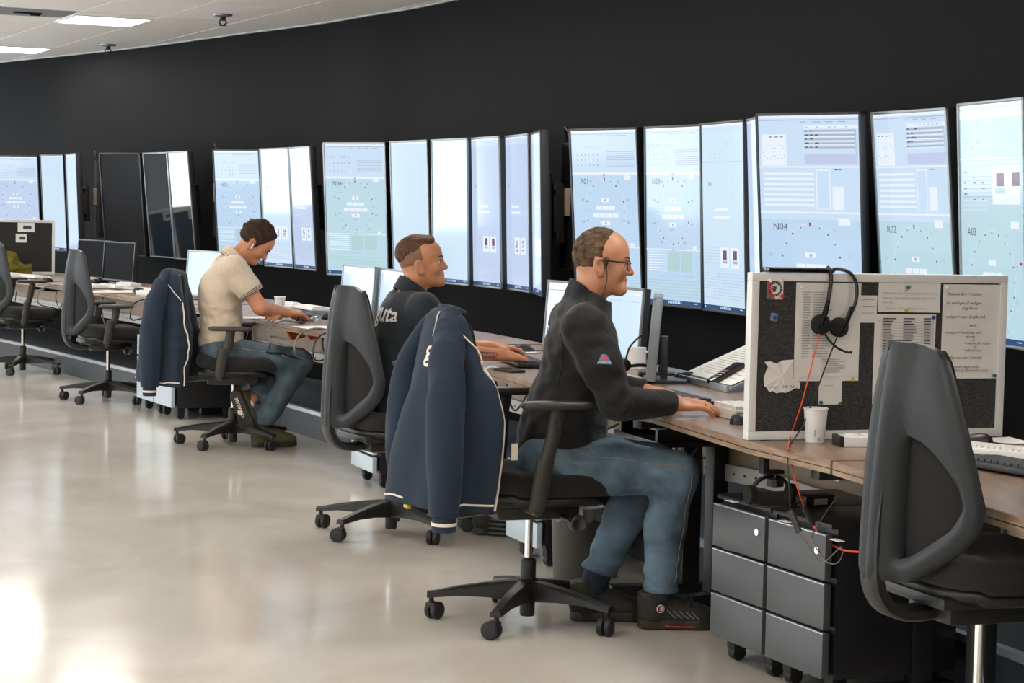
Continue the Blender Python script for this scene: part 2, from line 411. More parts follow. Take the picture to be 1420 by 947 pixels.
def ui_mesh(kind, seed, title):
    """flat picture elements in the screen's own plane: x right, z up, facing -y; returns a builder"""
    rnd = random.Random(seed); m = MB(); lay = [0]
    def R(x0, z0, x1, z1, c):
        lay[0] += 1; y = -0.0004 - 0.00001 * lay[0]
        X0, X1 = (x0 - 0.5) * IW, (x1 - 0.5) * IW; Z0, Z1 = (0.5 - z0) * IH, (0.5 - z1) * IH
        m.quad((X0, y, Z1), (X1, y, Z1), (X1, y, Z0), (X0, y, Z0), UI.index('ui_' + c))
    R(0, 0, 1, 0.012, 'white'); R(0, 0.975, 1, 1, 'navy')
    for k in range(9): R(0.40 + k * 0.028, 0.98, 0.418 + k * 0.028, 0.993, rnd.choice(['white', 'light', 'grey', 'green']))
    R(0.86, 0.984, 0.93, 0.988, 'light'); R(0.02, 0.982, 0.04, 0.992, 'white')
    def rows(x0, z0, x1, z1, n, c, fill=0.45):
        dz = (z1 - z0) / n
        for k in range(n): R(x0, z0 + k * dz, x1, z0 + (k + fill) * dz, c)
    def marks(x0, z0, x1, z1, nx, nz, c='dark', sx=0.5, sz=0.22, p=0.8):
        dx, dz = (x1 - x0) / nx, (z1 - z0) / nz
        for a in range(nx):
            for b in range(nz):
                if rnd.random() < p: R(x0 + a * dx, z0 + b * dz, x0 + a * dx + dx * sx * rnd.uniform(0.5, 1.2), z0 + b * dz + dz * sz, c)
    if kind in ('dial', 'dial_big'):
        top = 0.27 if kind == 'dial' else 0.52
        R(0, 0.012, 1, top - 0.02, 'light')
        R(0.0, 0.02, 1, 0.024, 'grey'); marks(0.42, 0.03, 0.92, 0.04, 4, 1, 'grey', 0.8, 0.5, 1)
        if kind == 'dial':
            marks(0.05, 0.09, 0.5, 0.12, 10, 2, 'grey', 0.4, 0.4); R(0.06, 0.125, 0.49, 0.24, 'light'); marks(0.08, 0.14, 0.46, 0.23, 6, 3, 'grey', 0.35, 0.3)
            R(0.53, 0.105, 0.98, 0.24, 'light'); rows(0.54, 0.125, 0.96, 0.22, 8, 'grey', 0.3)
            R(0, top - 0.022, 1, top - 0.006, 'white')
        else:
            R(0.03, 0.09, 0.28, 0.24, 'white'); marks(0.05, 0.10, 0.27, 0.11, 4, 1, 'dark', 0.6, 0.4)
            for cx in (0.10, 0.21):
                for q in range(10): R(cx + 0.055 * math.cos(q * 0.628) - 0.004, 0.175 + 0.032 * math.sin(q * 0.628) - 0.002, cx + 0.055 * math.cos(q * 0.628) + 0.004, 0.175 + 0.032 * math.sin(q * 0.628) + 0.003, 'grey')
            R(0.46, 0.05, 0.99, 0.065, 'white'); marks(0.47, 0.055, 0.98, 0.062, 9, 1, 'grey', 0.5, 0.6)
            rows(0.46, 0.07, 0.96, 0.17, 5, 'grey', 0.5); rows(0.46, 0.082, 0.96, 0.178, 5, 'white', 0.2); R(0.46, 0.185, 0.98, 0.235, 'lilac')
            marks(0.47, 0.072, 0.62, 0.168, 3, 5, 'dark', 0.7, 0.3); R(0.965, 0.07, 0.972, 0.19, 'grey')
            R(0.0, 0.243, 1, 0.25, 'white'); rows(0.04, 0.275, 0.55, 0.45, 7, 'white', 0.45); R(0.57, 0.26, 0.71, 0.45, 'white'); R(0.58, 0.265, 0.70, 0.447, 'light')
            R(0.73, 0.34, 0.84, 0.45, 'white'); R(0.86, 0.26, 0.98, 0.45, 'light'); marks(0.75, 0.258, 0.84, 0.264, 2, 1, 'dark', 0.8, 0.7, 1)
            R(0.0, 0.462, 1, 0.47, 'white'); R(0.78, 0.49, 0.88, 0.525, 'white')
        # the compass ring of fine dots
        cz = (top + 0.68) / 2 if kind == 'dial' else 0.745
        rz_ = 0.19 if kind == 'dial' else 0.225; rx = rz_ * IH / IW * (0.92 if kind == 'dial' else 0.80)
        rx = min(rx, 0.36)
        for q in range(100):
            a = 2 * PI * q / 100; X, Z = 0.5 + rx * math.sin(a), cz - rz_ * math.cos(a); s = 0.0035
            R(X - s, Z - s * 0.57, X + s, Z + s * 0.57, 'white')
        for q in range(20):
            a = 2 * PI * q / 20; X, Z = 0.5 + rx * 0.96 * math.sin(a), cz - rz_ * 0.96 * math.cos(a); s = 0.008 if q % 2 == 0 else 0.005
            R(X - s, Z - s * 0.57, X + s, Z + s * 0.57, 'dark')
        R(0.49, cz - rz_ - 0.006, 0.51, cz - rz_ + 0.006, 'red')
        for k, (wd, n) in enumerate(((0.12, 2), (0.30, 3), (0.40, 4), (0.14, 2))):
            zc = cz - 0.075 + k * 0.045 if kind == 'dial' else cz - 0.085 + k * 0.055
            for a in range(n):
                x0 = 0.5 - wd / 2 + a * wd / n; R(x0 + 0.004, zc, x0 + wd / n - 0.004, zc + 0.024, 'white')
            if k in (0, 3): R(0.485, zc + 0.006, 0.515, zc + 0.018, 'grey')
        R(0.80, cz - rz_ - 0.02, 0.90, cz - rz_ + 0.004, 'white'); R(0.86, cz + rz_ * 0.98, 0.92, cz + rz_ * 0.98 + 0.022, 'white')
        for q in range(10):
            a = 2 * PI * q / 10 + 0.001; X, Z = 0.5 + rx * 1.18 * math.sin(a), cz - rz_ * 1.12 * math.cos(a); R(X - 0.018, Z - 0.006, X + 0.018, Z + 0.006, 'grey') if kind == 'dial' else None
        if kind == 'dial':
            R(0, 0.685, 1, 0.69, 'white'); rows(0.04, 0.70, 0.38, 0.82, 8, 'white', 0.4); R(0.42, 0.70, 0.62, 0.81, 'green'); R(0.64, 0.70, 0.84, 0.81, 'green')
            marks(0.25, 0.832, 0.9, 0.845, 14, 1, 'grey', 0.6, 0.4); rows(0.03, 0.86, 0.97, 0.965, 6, 'green', 0.4)
    if kind == 'list':
        R(0, 0.012, 1, 0.05, 'light'); marks(0.2, 0.07, 0.8, 0.19, 6, 8, 'grey', 0.3, 0.2, 0.3)
        R(0.0, 0.20, 1, 0.204, 'lilac'); marks(0.15, 0.30, 0.85, 0.62, 5, 9, 'grey', 0.08, 0.12, 0.45); R(0.15, 0.31, 0.22, 0.33, 'grey')
        R(0.30, 0.45, 0.62, 0.465, 'white'); R(0.26, 0.49, 0.66, 0.505, 'white')
        rows(0.03, 0.66, 0.42, 0.76, 6, 'lilac', 0.2)
        for x0 in (0.42, 0.66):
            R(x0, 0.66, x0 + 0.2, 0.77, 'white')
            if seed % 2:
                for q in range(26): R(*(lambda X, Z: (X, Z, X + rnd.uniform(0.008, 0.02), Z + rnd.uniform(0.004, 0.012)))(x0 + 0.055 + rnd.random() * 0.07, 0.675 + rnd.random() * 0.07), 'dark')
            else:
                R(x0 + 0.06, 0.675, x0 + 0.15, 0.725, 'plum'); R(x0 + 0.05, 0.73, x0 + 0.16, 0.745, 'grey')
        rows(0.03, 0.80, 0.97, 0.95, 9, 'lilac', 0.2); marks(0.1, 0.805, 0.9, 0.95, 6, 9, 'grey', 0.3, 0.15, 0.5)
    if kind == 'pale':
        marks(0.35, 0.06, 0.7, 0.20, 3, 10, 'grey', 0.3, 0.15, 0.35); R(0.0, 0.19, 1, 0.194, 'light')
        marks(0.15, 0.28, 0.85, 0.62, 4, 12, 'grey', 0.06, 0.10, 0.4); rows(0.03, 0.70, 0.5, 0.78, 7, 'light', 0.25); rows(0.03, 0.80, 0.95, 0.95, 9, 'light', 0.2)
    if kind == 'sheet':
        R(0, 0.02, 1, 0.06, 'white'); rows(0.04, 0.30, 0.5, 0.42, 7, 'grey', 0.25); R(0.52, 0.26, 0.95, 0.42, 'white'); R(0.58, 0.29, 0.70, 0.345, 'plum'); R(0.56, 0.35, 0.72, 0.375, 'green')
        R(0.82, 0.29, 0.94, 0.345, 'plum'); marks(0.06, 0.28, 0.5, 0.42, 3, 6, 'dark', 0.3, 0.2, 0.6)
        cz, rz_, rx = 0.74, 0.21, 0.36
        for q in range(100):
            a = 2 * PI * q / 100; X, Z = 0.5 + rx * math.sin(a), cz - rz_ * math.cos(a); R(X - 0.004, Z - 0.002, X + 0.004, Z + 0.002, 'white')
        for q in range(20):
            a = 2 * PI * q / 20; X, Z = 0.5 + rx * 0.96 * math.sin(a), cz - rz_ * 0.96 * math.cos(a); R(X - 0.007, Z - 0.004, X + 0.007, Z + 0.004, 'dark')
        for k, (wd, n) in enumerate(((0.12, 2), (0.30, 3), (0.42, 4), (0.14, 2))):
            for a in range(n):
                x0 = 0.5 - wd / 2 + a * wd / n; R(x0 + 0.004, cz - 0.09 + k * 0.055, x0 + wd / n - 0.004, cz - 0.064 + k * 0.055, 'white')
        R(0.80, 0.49, 0.92, 0.52, 'white'); R(0.93, 0.655, 0.96, 0.668, 'red'); rows(0.03, 0.40, 0.45, 0.46, 3, 'light', 0.4)
        marks(0.05, 0.07, 0.35, 0.2, 4, 6, 'grey', 0.3, 0.2, 0.6); R(0, 0.225, 1, 0.23, 'white'); R(0.05, 0.24, 0.95, 0.25, 'light')
    return m
BACKS = {'dial': 'ui_back_green', 'dial_big': 'ui_back', 'list': 'ui_back_pale', 'pale': 'ui_back_pale', 'sheet': 'ui_back_green', 'lilac': 'ui_back_lilac'}
K = 0.978
def screen(X, Y, yaw, tilt, kind, label, seed=0, title=None, bezel='silver_bezel', back=None, zc=1.40):
    t = empty('upright_screen', (X * K, Y * K, CAM_H + (zc - CAM_H) * K)); t.rotation_euler = (math.radians(tilt), 0, math.radians(yaw))
    tag(t, label, 'screen', 'upright wall screens')
    m = MB().box((0, SD / 2 + 0.002, 0), (SW, SD, SH), ch=0.004); m.box((0, SD + 0.012, -0.05), (SW * 0.6, 0.03, SH * 0.6), ch=0.012)
    m.build('casing', 'black_plastic', t)
    b = MB(); e = 0.011
    for s in (-1, 1):
        b.box((s * (SW / 2 - e / 2), -0.001, 0), (e, 0.012, SH), ch=0.002); b.box((0, -0.001, s * (SH / 2 - e / 2)), (SW, 0.012, e), ch=0.002)
    b.build('bezel', bezel, t)
    if kind in ('off', 'mirror'):
        MB().box((0, 0, 0), (IW, 0.0006, IH)).build('display', 'screen_off' if kind == 'off' else 'screen_mirror', t, smooth=0)
    else:
        MB().box((0, 0, 0), (IW, 0.0006, IH)).build('display', back or BACKS[kind], t, smooth=0)
        g = ui_mesh(kind, seed, title).build('display_graphics', UI, t, smooth=0, fix=False); g['kind'] = 'stuff'
        if title:
            words = [(title, 0.044, -0.37, 0.30 if kind == 'dial' else 0.535, 'ui_dark')]
            if kind != 'dial': words += [('MTV >', 0.022, -0.05, 0.885, 'ui_dark')]
            if kind == 'dial_big' or kind == 'sheet':
                for q, s_ in enumerate(('0', '10', '20', '30', '40', '50', '60', '70', '80', '90')):
                    a = 2 * PI * q / 10; words.append((s_, 0.020, 0.36 * 1.16 * math.sin(a) - 0.02, 0.748 - 0.245 * math.cos(a), 'ui_grey'))
            elif kind == 'dial': words += [('MTV >', 0.016, -0.04, 0.575, 'ui_dark')]
            for s_, sz, wx, wz, c in words:
                me = text_mesh(s_, sz); me.materials.append(M[c]); o = put('lettering', me, t, 0)
                o.rotation_euler = (PI / 2, 0, 0); o.location = (wx * IW, -0.0075, (0.5 - wz) * IH - sz * 0.35)
    # bracket and cable on the back
    br = MB().box((0, SD + 0.075, 0), (0.10, 0.06, 0.34), ch=0.004).box((0, SD + 0.055, 0.12), (0.30, 0.012, 0.03)).box((0, SD + 0.055, -0.12), (0.30, 0.012, 0.03))
    br.build('wall_bracket', 'black_plastic', t)
    return t
SCREENS = [
 (-5.10, 20.91, -17.3, 5.8, 'dial', 'upright screen with a compass dial at the left edge, above the small dark pinboard', 3, None, 'dark_bezel', 'ui_back_lilac'),
 (-4.55, 20.19, -53.4, 3.2, 'pale', 'narrow-looking pale upright screen just right of the far-left dial screen', 4, None, 'dark_bezel', None),
 (-4.235, 19.59, -67.3, 2.6, 'pale', 'slimmest-looking pale upright screen left of the switched-off black screen', 5, None, 'dark_bezel', 'ui_back_lilac'),
 (-3.63, 18.93, -37.0, 5.5, 'off', 'switched-off upright screen with a dull matt reflection, above the two black desk monitors', 6, None, 'dark_bezel', None),
 (-3.22, 18.50, -57.1, 5.4, 'mirror', 'dark mirror-like upright screen right of the switched-off black one', 7, None, 'silver_bezel', None),
 (-2.92, 17.92, -61.9, 5.5, 'mirror', 'dark mirror-like upright screen last of its trio, left of the beige-shirted man', 8, None, 'silver_bezel', None),
 (-2.30, 17.02, -38.7, 4.8, 'dial', 'upright screen with a compass dial behind the head of the beige-shirted man', 9, 'N02', 'dark_bezel', 'ui_back'),
 (-1.90, 16.31, -59.0, 3.8, 'list', 'pale upright screen with two dark sketches in front of the beige-shirted man', 11, None, 'silver_bezel', None),
 (-1.64, 15.79, -66.8, 4.2, 'list', 'bluish narrow upright screen at the right end of the beige-shirted man\'s trio', 13, None, 'silver_bezel', 'ui_back_lilac'),
 (-1.13, 14.53, -32.6, 4.4, 'dial', 'wide greenish upright screen with a compass dial over the two pale desk monitors', 15, 'N04', 'silver_bezel', None),
 (-0.71, 13.90, -59.6, 3.0, 'pale', 'pale upright screen directly above the brown-haired young man\'s head', 16, None, 'silver_bezel', None),
 (-0.424, 13.38, -62.8, 2.0, 'pale', 'pale upright screen right behind the young man\'s face', 17, None, 'silver_bezel', None),
 (-0.188, 12.93, -68.7, 2.3, 'list', 'upright screen with a small plum sketch two to the right of the young man\'s face', 18, None, 'silver_bezel', 'ui_back_lilac'),
 (0.01, 12.47, -73.8, 2.1, 'list', 'narrow upright screen fourth of the row that starts behind the young man', 19, None, 'silver_bezel', 'ui_back_lilac'),
 (0.128, 11.90, -84.7, 1.9, 'list', 'upright screen seen almost edge-on as a thin blue sliver', 21, None, 'dark_bezel', 'ui_back_lilac'),
 (0.50, 11.22, -50.2, 4.9, 'dial', 'upright screen with a compass dial behind the head of the man with glasses', 23, 'A01', 'dark_bezel', 'ui_back'),
 (0.83, 10.72, -61.8, 2.4, 'dial', 'upright screen with a compass dial and taskbar right of the man with glasses', 24, 'N04', 'dark_bezel', 'ui_back'),
 (1.035, 10.15, -72.8, 2.7, 'list', 'upright screen with two plum thumbnails left of the biggest screen', 26, None, 'dark_bezel', None),
 (1.14, 9.66, -88.0, 3.0, 'pale', 'upright screen mostly hidden behind the left edge of the biggest screen', 27, None, 'silver_bezel', 'ui_back_lilac'),
 (1.317, 9.12, -41.5, 6.0, 'dial_big', 'widest upright screen with compass dial, directly above the headset on the white-framed pinboard', 28, 'N04', 'dark_bezel', None),
 (1.70, 8.71, -66.2, 6.0, 'dial_big', 'upright screen with compass dial and grey rows above the middle of the white-framed pinboard', 29, 'R02', 'silver_bezel', 'ui_back_green'),
 (1.85, 7.93, -76.3, 3.4, 'sheet', 'upright screen with plum thumbnails at the right edge of the picture', 30, 'A03', 'silver_bezel', None),
]
for s in SCREENS: screen(*s)
# ------------------------------------------------------------------ office chairs
def back_halfwidth(v):
    pts = [(0, 0.085), (0.06, 0.135), (0.14, 0.190), (0.24, 0.225), (0.34, 0.232), (0.48, 0.215), (0.64, 0.192), (0.8, 0.163), (0.90, 0.142), (0.95, 0.128), (0.98, 0.110), (0.994, 0.092), (1.0, 0.07)]
    for (a, p), (b, q) in zip(pts, pts[1:]):
        if a <= v <= b: return p + (q - p) * (v - a) / (b - a)
    return 0.05
BZ0, BZ1 = 0.475, 1.075
def back_x(y, z):
    v = (z - BZ0) / (BZ1 - BZ0)
    return -0.262 + 0.03 * v + 0.10 * (abs(y) / 0.22) ** 2 - 0.03 * math.sin(PI * min(max(v, 0), 1)) * 0.4
def ray_poly(c, a, poly):
    """distance from c along angle a to the polygon's border"""
    dx, dy = math.cos(a), math.sin(a); best = 1e9
    for (x0, y0), (x1, y1) in zip(poly, poly[1:] + poly[:1]):
        ex, ey = x1 - x0, y1 - y0; den = dx * ey - dy * ex
        if abs(den) < 1e-12: continue
        t = ((x0 - c[0]) * ey - (y0 - c[1]) * ex) / den; q = ((x0 - c[0]) * dy - (y0 - c[1]) * dx) / den
        if t > 0 and -1e-9 <= q <= 1 + 1e-9: best = min(best, t)
    return best
def make_back(parent):
    NV = 40
    outer = [(0.0, BZ0)] + [(back_halfwidth(i / NV), BZ0 + (BZ1 - BZ0) * i / NV) for i in range(NV + 1)] + [(0.0, BZ1 + 0.004)]
    hole = []
    for i in range(25):
        v = 0.09 + 0.53 * i / 24; hw = max(back_halfwidth(v) - 0.029, 0.058); s = math.sin(PI * min((i / 24) * 1.0, 1)) ** 0.45 if 0 < i < 24 else 0
        hole.append((0.056 + (hw - 0.056) * (s if i < 12 else min(s + 0.02, 1) * (1 - 0.0 * i)), BZ0 + (BZ1 - BZ0) * v))
    hole += [(0.056, BZ0 + (BZ1 - BZ0) * (0.62 - 0.53 * i / 12)) for i in range(1, 12)]
    c = (0.115, BZ0 + (BZ1 - BZ0) * 0.33)
    N = 128; RAD = 6
    m = MB()
    for sgn in (-1, 1):
        vf, vb = [], []
        for k in range(N):
            a = 2 * PI * k / N; ro, rh = ray_poly(c, a, outer), ray_poly(c, a, hole); rh = min(rh, ro * 0.97)
            for q in range(RAD + 1):
                r = rh + (ro - rh) * q / RAD; y, z = c[0] + r * math.cos(a), c[1] + r * math.sin(a); y = max(y, 0)
                x = back_x(y, z); v = (z - BZ0) / (BZ1 - BZ0)
                ridge = 0.05 * math.exp(-(y / 0.048) ** 4) * (1 - 0.35 * v)
                edge = 0.010 * math.sin(PI * q / RAD)                      # rounded rim
                vb.append((x - 0.014 - ridge - edge, sgn * y, z)); vf.append((x + 0.004, sgn * y, z))
        n = len(vf); W = RAD + 1; fs = []
        for k in range(N):
            for q in range(RAD):
                a0, a1 = k * W + q, k * W + q + 1; b0, b1 = ((k + 1) % N) * W + q, ((k + 1) % N) * W + q + 1
                fs.append((a0, a1, b1, b0)); fs.append((n + a0, n + b0, n + b1, n + a1))
            a0, b0 = k * W, ((k + 1) % N) * W; fs.append((a0, b0, n + b0, n + a0))
            a1, b1 = k * W + RAD, ((k + 1) % N) * W + RAD; fs.append((a1, n + a1, n + b1, b1))
        m.add(vf + vb, fs)
    fr_ = m.build('back_frame', 'chair_shell', parent, smooth=0.9)
    # the upholstered front, seen through the two teardrop openings
    m = MB(); vf, vb = [], []; NV, NU = 24, 16
    for i in range(NV + 1):
        v = 0.02 + 0.955 * i / NV; z = BZ0 + (BZ1 - BZ0) * v; hw = back_halfwidth(v) * 0.95
        for j in range(NU + 1):
            y = hw * (2 * j / NU - 1); x = back_x(y, z) + 0.012; e = (1 - (abs(2 * j / NU - 1)) ** 4) * math.sin(PI * i / NV) ** 0.4
            vf.append((x + 0.006 + 0.028 * e, y, z)); vb.append((x - 0.006 * e, y, z))
    n = len(vf); W = NU + 1; fs = []
    for i in range(NV):
        for j in range(NU):
            a0 = i * W + j; fs += [(a0, a0 + 1, a0 + W + 1, a0 + W), (n + a0, n + a0 + W, n + a0 + W + 1, n + a0 + 1)]
    for i in range(NV):
        a0 = i * W; fs.append((a0, a0 + W, n + a0 + W, n + a0)); a0 = i * W + NU; fs.append((a0, n + a0, n + a0 + W, a0 + W))
    for j in range(NU):
        fs.append((j, n + j, n + j + 1, j + 1)); a0 = NV * W + j; fs.append((a0, a0 + 1, n + a0 + 1, n + a0))
    m.add(vf + vb, fs); m.build('back_cushion', 'chair_fabric', parent, smooth=0.9)
    return fr_
def castor_mesh():
    m = MB()
    m.lathe([(0.009, 0.045), (0.009, 0.078), (0.013, 0.078), (0.013, 0.085)], n=10)
    for s in (-1, 1):
        m.lathe([(0.004, s * 0.004), (0.029, s * 0.004), (0.031, s * 0.008), (0.031, s * 0.019), (0.027, s * 0.024), (0.012, s * 0.026), (0.003, s * 0.026)], c=(0.018, 0, 0.031), n=18, axis='y')
    m.box((0.006, 0, 0.05), (0.03, 0.042, 0.02), ch=0.006)
    o = m.build('castor', 'rubber'); me = o.data; bpy.data.objects.remove(o); return me
CASTOR = castor_mesh()
def leg_mesh():
    """one arched arm of the five-star base, running along +x"""
    m = MB(); vs = []; secs = [(0.0, 0.145, 0.075, 0.040), (0.05, 0.145, 0.078, 0.032), (0.14, 0.134, 0.086, 0.026), (0.24, 0.118, 0.088, 0.023), (0.32, 0.100, 0.080, 0.020), (0.345, 0.098, 0.078, 0.019)]
    for x, zt, zb, hw in secs: vs += [(x, -hw, zb), (x, hw, zb), (x, hw, zt - 0.008), (x, hw * 0.6, zt), (x, -hw * 0.6, zt), (x, -hw, zt - 0.008)]
    n = 6; fs = [tuple(range(n)), tuple(reversed(range((len(secs) - 1) * n, len(secs) * n)))]
    for i in range(len(secs) - 1):
        for k in range(n): fs.append((i * n + k, i * n + (k + 1) % n, (i + 1) * n + (k + 1) % n, (i + 1) * n + k))
    m.add(vs, fs); o = m.build('base_leg', 'chair_black', smooth=0.5); me = o.data; bpy.data.objects.remove(o); return me
LEG = leg_mesh()
def seat_mesh(name, parent, z0, z1, hw, x0, x1, material):
    """cushion with a rounded plan, a dished top and a waterfall front"""
    m = MB(); N = 48; cx, hx = (x0 + x1) / 2, (x1 - x0) / 2; rings = []
    prof = [(0.80, 0.0), (0.95, 0.10), (1.0, 0.38), (1.0, 0.62), (0.96, 0.86), (0.86, 0.98), (0.6, 1.0), (0.3, 0.97), (0.02, 0.95)]
    vs = []
    for s, hgt in prof:
        for k in range(N):
            a = 2 * PI * k / N; ca, sa = math.cos(a), math.sin(a); e = 0.55
            X = math.copysign(abs(ca) ** e, ca) * s; Y = math.copysign(abs(sa) ** e, sa) * s
            z = z0 + (z1 - z0) * hgt
            if X > 0.55: z -= 0.045 * ((X - 0.55) / 0.45) ** 2 * (0.4 + 0.6 * hgt)
            if X < -0.6: z += 0.01
            vs.append((cx + X * hx, Y * hw * (1 - 0.06 * max(-X, 0)), z))
    fs = [tuple(reversed(range(N)))]
    for i in range(len(prof) - 1):
        for k in range(N): fs.append((i * N + k, i * N + (k + 1) % N, (i + 1) * N + (k + 1) % N, (i + 1) * N + k))
    fs.append(tuple(range((len(prof) - 1) * N, len(prof) * N)))
    m.add(vs, fs); return m.build(name, material, parent, smooth=1.2)
def office_chair(C, yaw, star, label, arms=True, arm_z=0.775, back=None, lift=0.0, bsc=1.0, bdx=0.0):
    t = empty('office_chair', (*C, 0), math.radians(yaw)); tag(t, label, 'chair', 'black office chairs')
    for k in range(5):
        a = PI + star + k * 2 * PI / 5 - math.radians(yaw)
        o = bpy.data.objects.new('base_leg', LEG); COL.objects.link(o); o.parent = t; o.rotation_euler = (0, 0, a)
        c = bpy.data.objects.new('castor', CASTOR); COL.objects.link(c); c.parent = o; c.location = (0.33, 0, 0); c.rotation_euler = (0, 0, 0.6 + 1.7 * k - a)
    MB().lathe([(0.024, 0.022), (0.026, 0.03), (0.027, 0.215), (0.022, 0.222), (0.015, 0.224)], n=20).lathe([(0.036, 0.075), (0.045, 0.09), (0.045, 0.14), (0.03, 0.152)], n=20).build('gas_lift_sleeve', 'chair_black', t)
    MB().lathe([(0.0135, 0.2), (0.0135, 0.40 + lift)], n=16).build('gas_lift_piston', 'chrome', t)
    MB().box((0.0, 0, 0.400), (0.30, 0.20, 0.07), ch=0.02).box((0.0, 0, 0.43), (0.40, 0.30, 0.03), ch=0.01).build('tilt_mechanism', 'chair_black', t)
    k_ = MB().lathe([(0.010, 0.0), (0.010, -0.12), (0.020, -0.125), (0.029, -0.14), (0.029, -0.175), (0.024, -0.182), (0.018, -0.178), (0.004, -0.172)], c=(0.085, -0.08, 0.375), n=18, axis='y'); k_.build('tension_knob', 'chair_black', t)
    seat_mesh('seat_pan', t, 0.425, 0.465, 0.225, -0.20, 0.23, 'chair_black'); seat_mesh('seat', t, 0.452, 0.540, 0.245, -0.215, 0.265, 'chair_fabric')
    if back != 'none': make_back(t)
    sp = [(0.02, 0.405), (-0.10, 0.395), (-0.20, 0.385), (-0.262, 0.40), (-0.298, 0.445), (-0.308, 0.51), (-0.306, 0.60), (-0.298, 0.70)]
    m = MB(); vs = []
    for i, p in enumerate(spline([(x, 0, z) for x, z in sp], 4)): 
        pass
    P = spline([(x, 0, z) for x, z in sp], 4)
    for i, p in enumerate(P):
        tt = (P[min(i + 1, len(P) - 1)] - P[max(i - 1, 0)]).normalized(); nn = Vector((-tt.z, 0, tt.x)); hw, th = 0.040, 0.017
        for (sy, sn) in ((-1, -0.6), (-0.7, -1), (0.7, -1), (1, -0.6), (1, 0.6), (0.7, 1), (-0.7, 1), (-1, 0.6)): vs.append(p + Vector((0, sy * hw, 0)) + nn * (sn * th))
    n = 8; fs = [tuple(range(n)), tuple(reversed(range((len(P) - 1) * n, len(P) * n)))]
    for i in range(len(P) - 1):
        for k in range(n): fs.append((i * n + k, i * n + (k + 1) % n, (i + 1) * n + (k + 1) % n, (i + 1) * n + k))
    m.add(vs, fs); m.build('back_support', 'chair_black', t, smooth=0.8)
    if arms:
        for s in (-1, 1):
            p = MB(); N = 28; vs = []
            for hgt, sc in ((0, 0.86), (0.004, 0.97), (0.012, 1.0), (0.020, 0.97), (0.025, 0.86)):
                for k in range(N):
                    a = 2 * PI * k / N; ca, sa = math.cos(a), math.sin(a)
                    vs.append((-0.01 + math.copysign(abs(ca) ** 0.6, ca) * 0.125 * sc, s * 0.272 + math.copysign(abs(sa) ** 0.6, sa) * 0.042 * sc, arm_z - 0.025 + hgt))
            fs = [tuple(reversed(range(N))), tuple(range(4 * N, 5 * N))]
            for i in range(4):
                for k in range(N): fs.append((i * N + k, i * N + (k + 1) % N, (i + 1) * N + (k + 1) % N, (i + 1) * N + k))
            p.add(vs, fs); a_ = p.build('armrest', 'chair_pad', t, smooth=0.8)
            q = MB().tube([(-0.005, s * 0.272, arm_z - 0.024), (-0.02, s * 0.272, arm_z - 0.12), (-0.05, s * 0.272, 0.56)], [0.027, 0.026, 0.025], 12, flat=0.62)
            q.tube([(-0.045, s * 0.272, 0.59), (-0.062, s * 0.268, 0.47), (-0.068, s * 0.262, 0.425)], [0.032, 0.030, 0.028], 12, flat=0.62)
            q.tube([(-0.068, s * 0.275, 0.425), (-0.06, s * 0.10, 0.420)], 0.022, 8, flat=0.6)
            q.lathe([(0.002, 0), (0.011, 0), (0.011, s * 0.006), (0.002, s * 0.006)], c=(-0.012, s * 0.287, arm_z - 0.07), n=12, axis='y')
            q.build('armrest_post', 'chair_pad', a_)
    for o in t.children:
        if not o.name.startswith(('base_leg', 'gas_lift')):
            o.location.z += lift
            if o.name.startswith(('back_frame', 'back_cushion')): o.scale.z = bsc; o.location.z += BZ0 * (1 - bsc); o.location.x += bdx
            if o.name.startswith('back_support'): o.location.x += bdx
    return t
CH = {
 'far': office_chair((-4.02, 16.75), 30, 0.3, 'black office chair cut by the left edge of the picture'),
 'empty': office_chair((-2.869, 14.485), 24, -0.062, 'empty black office chair beside the pale drawer cabinets at the left', arm_z=0.70),
 'beige': office_chair((-1.629, 11.939), 5, -0.047, 'black office chair under the man in the beige polo shirt', arm_z=0.715, bdx=-0.10, bsc=0.90),
 'navy': office_chair((-0.508, 8.802), 29, -0.30, 'black high-backed office chair under the young man in the navy shirt', arm_z=0.775),
 'near': office_chair((1.160, 4.94), 20, 0.5, 'black armless office chair in the right foreground, pushed under the desk', arms=False, lift=0.075, bsc=0.94),
 'front': office_chair((0.0725, 6.946), 19, -0.004, 'black office chair under the man with glasses, jacket over its back', arm_z=0.785, bdx=-0.07, bsc=0.95),
}
# ------------------------------------------------------------------ smooth solids for bodies and cloth
def cap(P, a, b, r1, r2=None):
    r2 = r1 if r2 is None else r2
    a = np.asarray(a, float); b = np.asarray(b, float); ba = b - a; pa = P - a
    hh = np.clip(pa @ ba / max(ba @ ba, 1e-12), 0, 1)
    return np.linalg.norm(pa - hh[:, None] * ba, axis=1) - (r1 + (r2 - r1) * hh)
def ell(P, c, r, R=None):
    q = P - np.asarray(c, float)
    if R is not None: q = q @ R
    r = np.asarray(r, float); k0 = np.linalg.norm(q / r, axis=1); k1 = np.linalg.norm(q / (r * r), axis=1)
    return np.where(k1 < 1e-9, -r.min(), k0 * (k0 - 1) / np.maximum(k1, 1e-9))
def smin(a, b, k):
    hh = np.clip(0.5 + 0.5 * (b - a) / k, 0, 1); return b + (a - b) * hh - k * hh * (1 - hh)
def smax(a, b, k): return -smin(-a, -b, k)
def uni(ds, k):
    d = ds[0]
    for e in ds[1:]: d = smin(d, e, k)
    return d
def chain(P, pts, rs, k=0.03): return uni([cap(P, pts[i], pts[i + 1], rs[i], rs[i + 1]) for i in range(len(pts) - 1)], k)
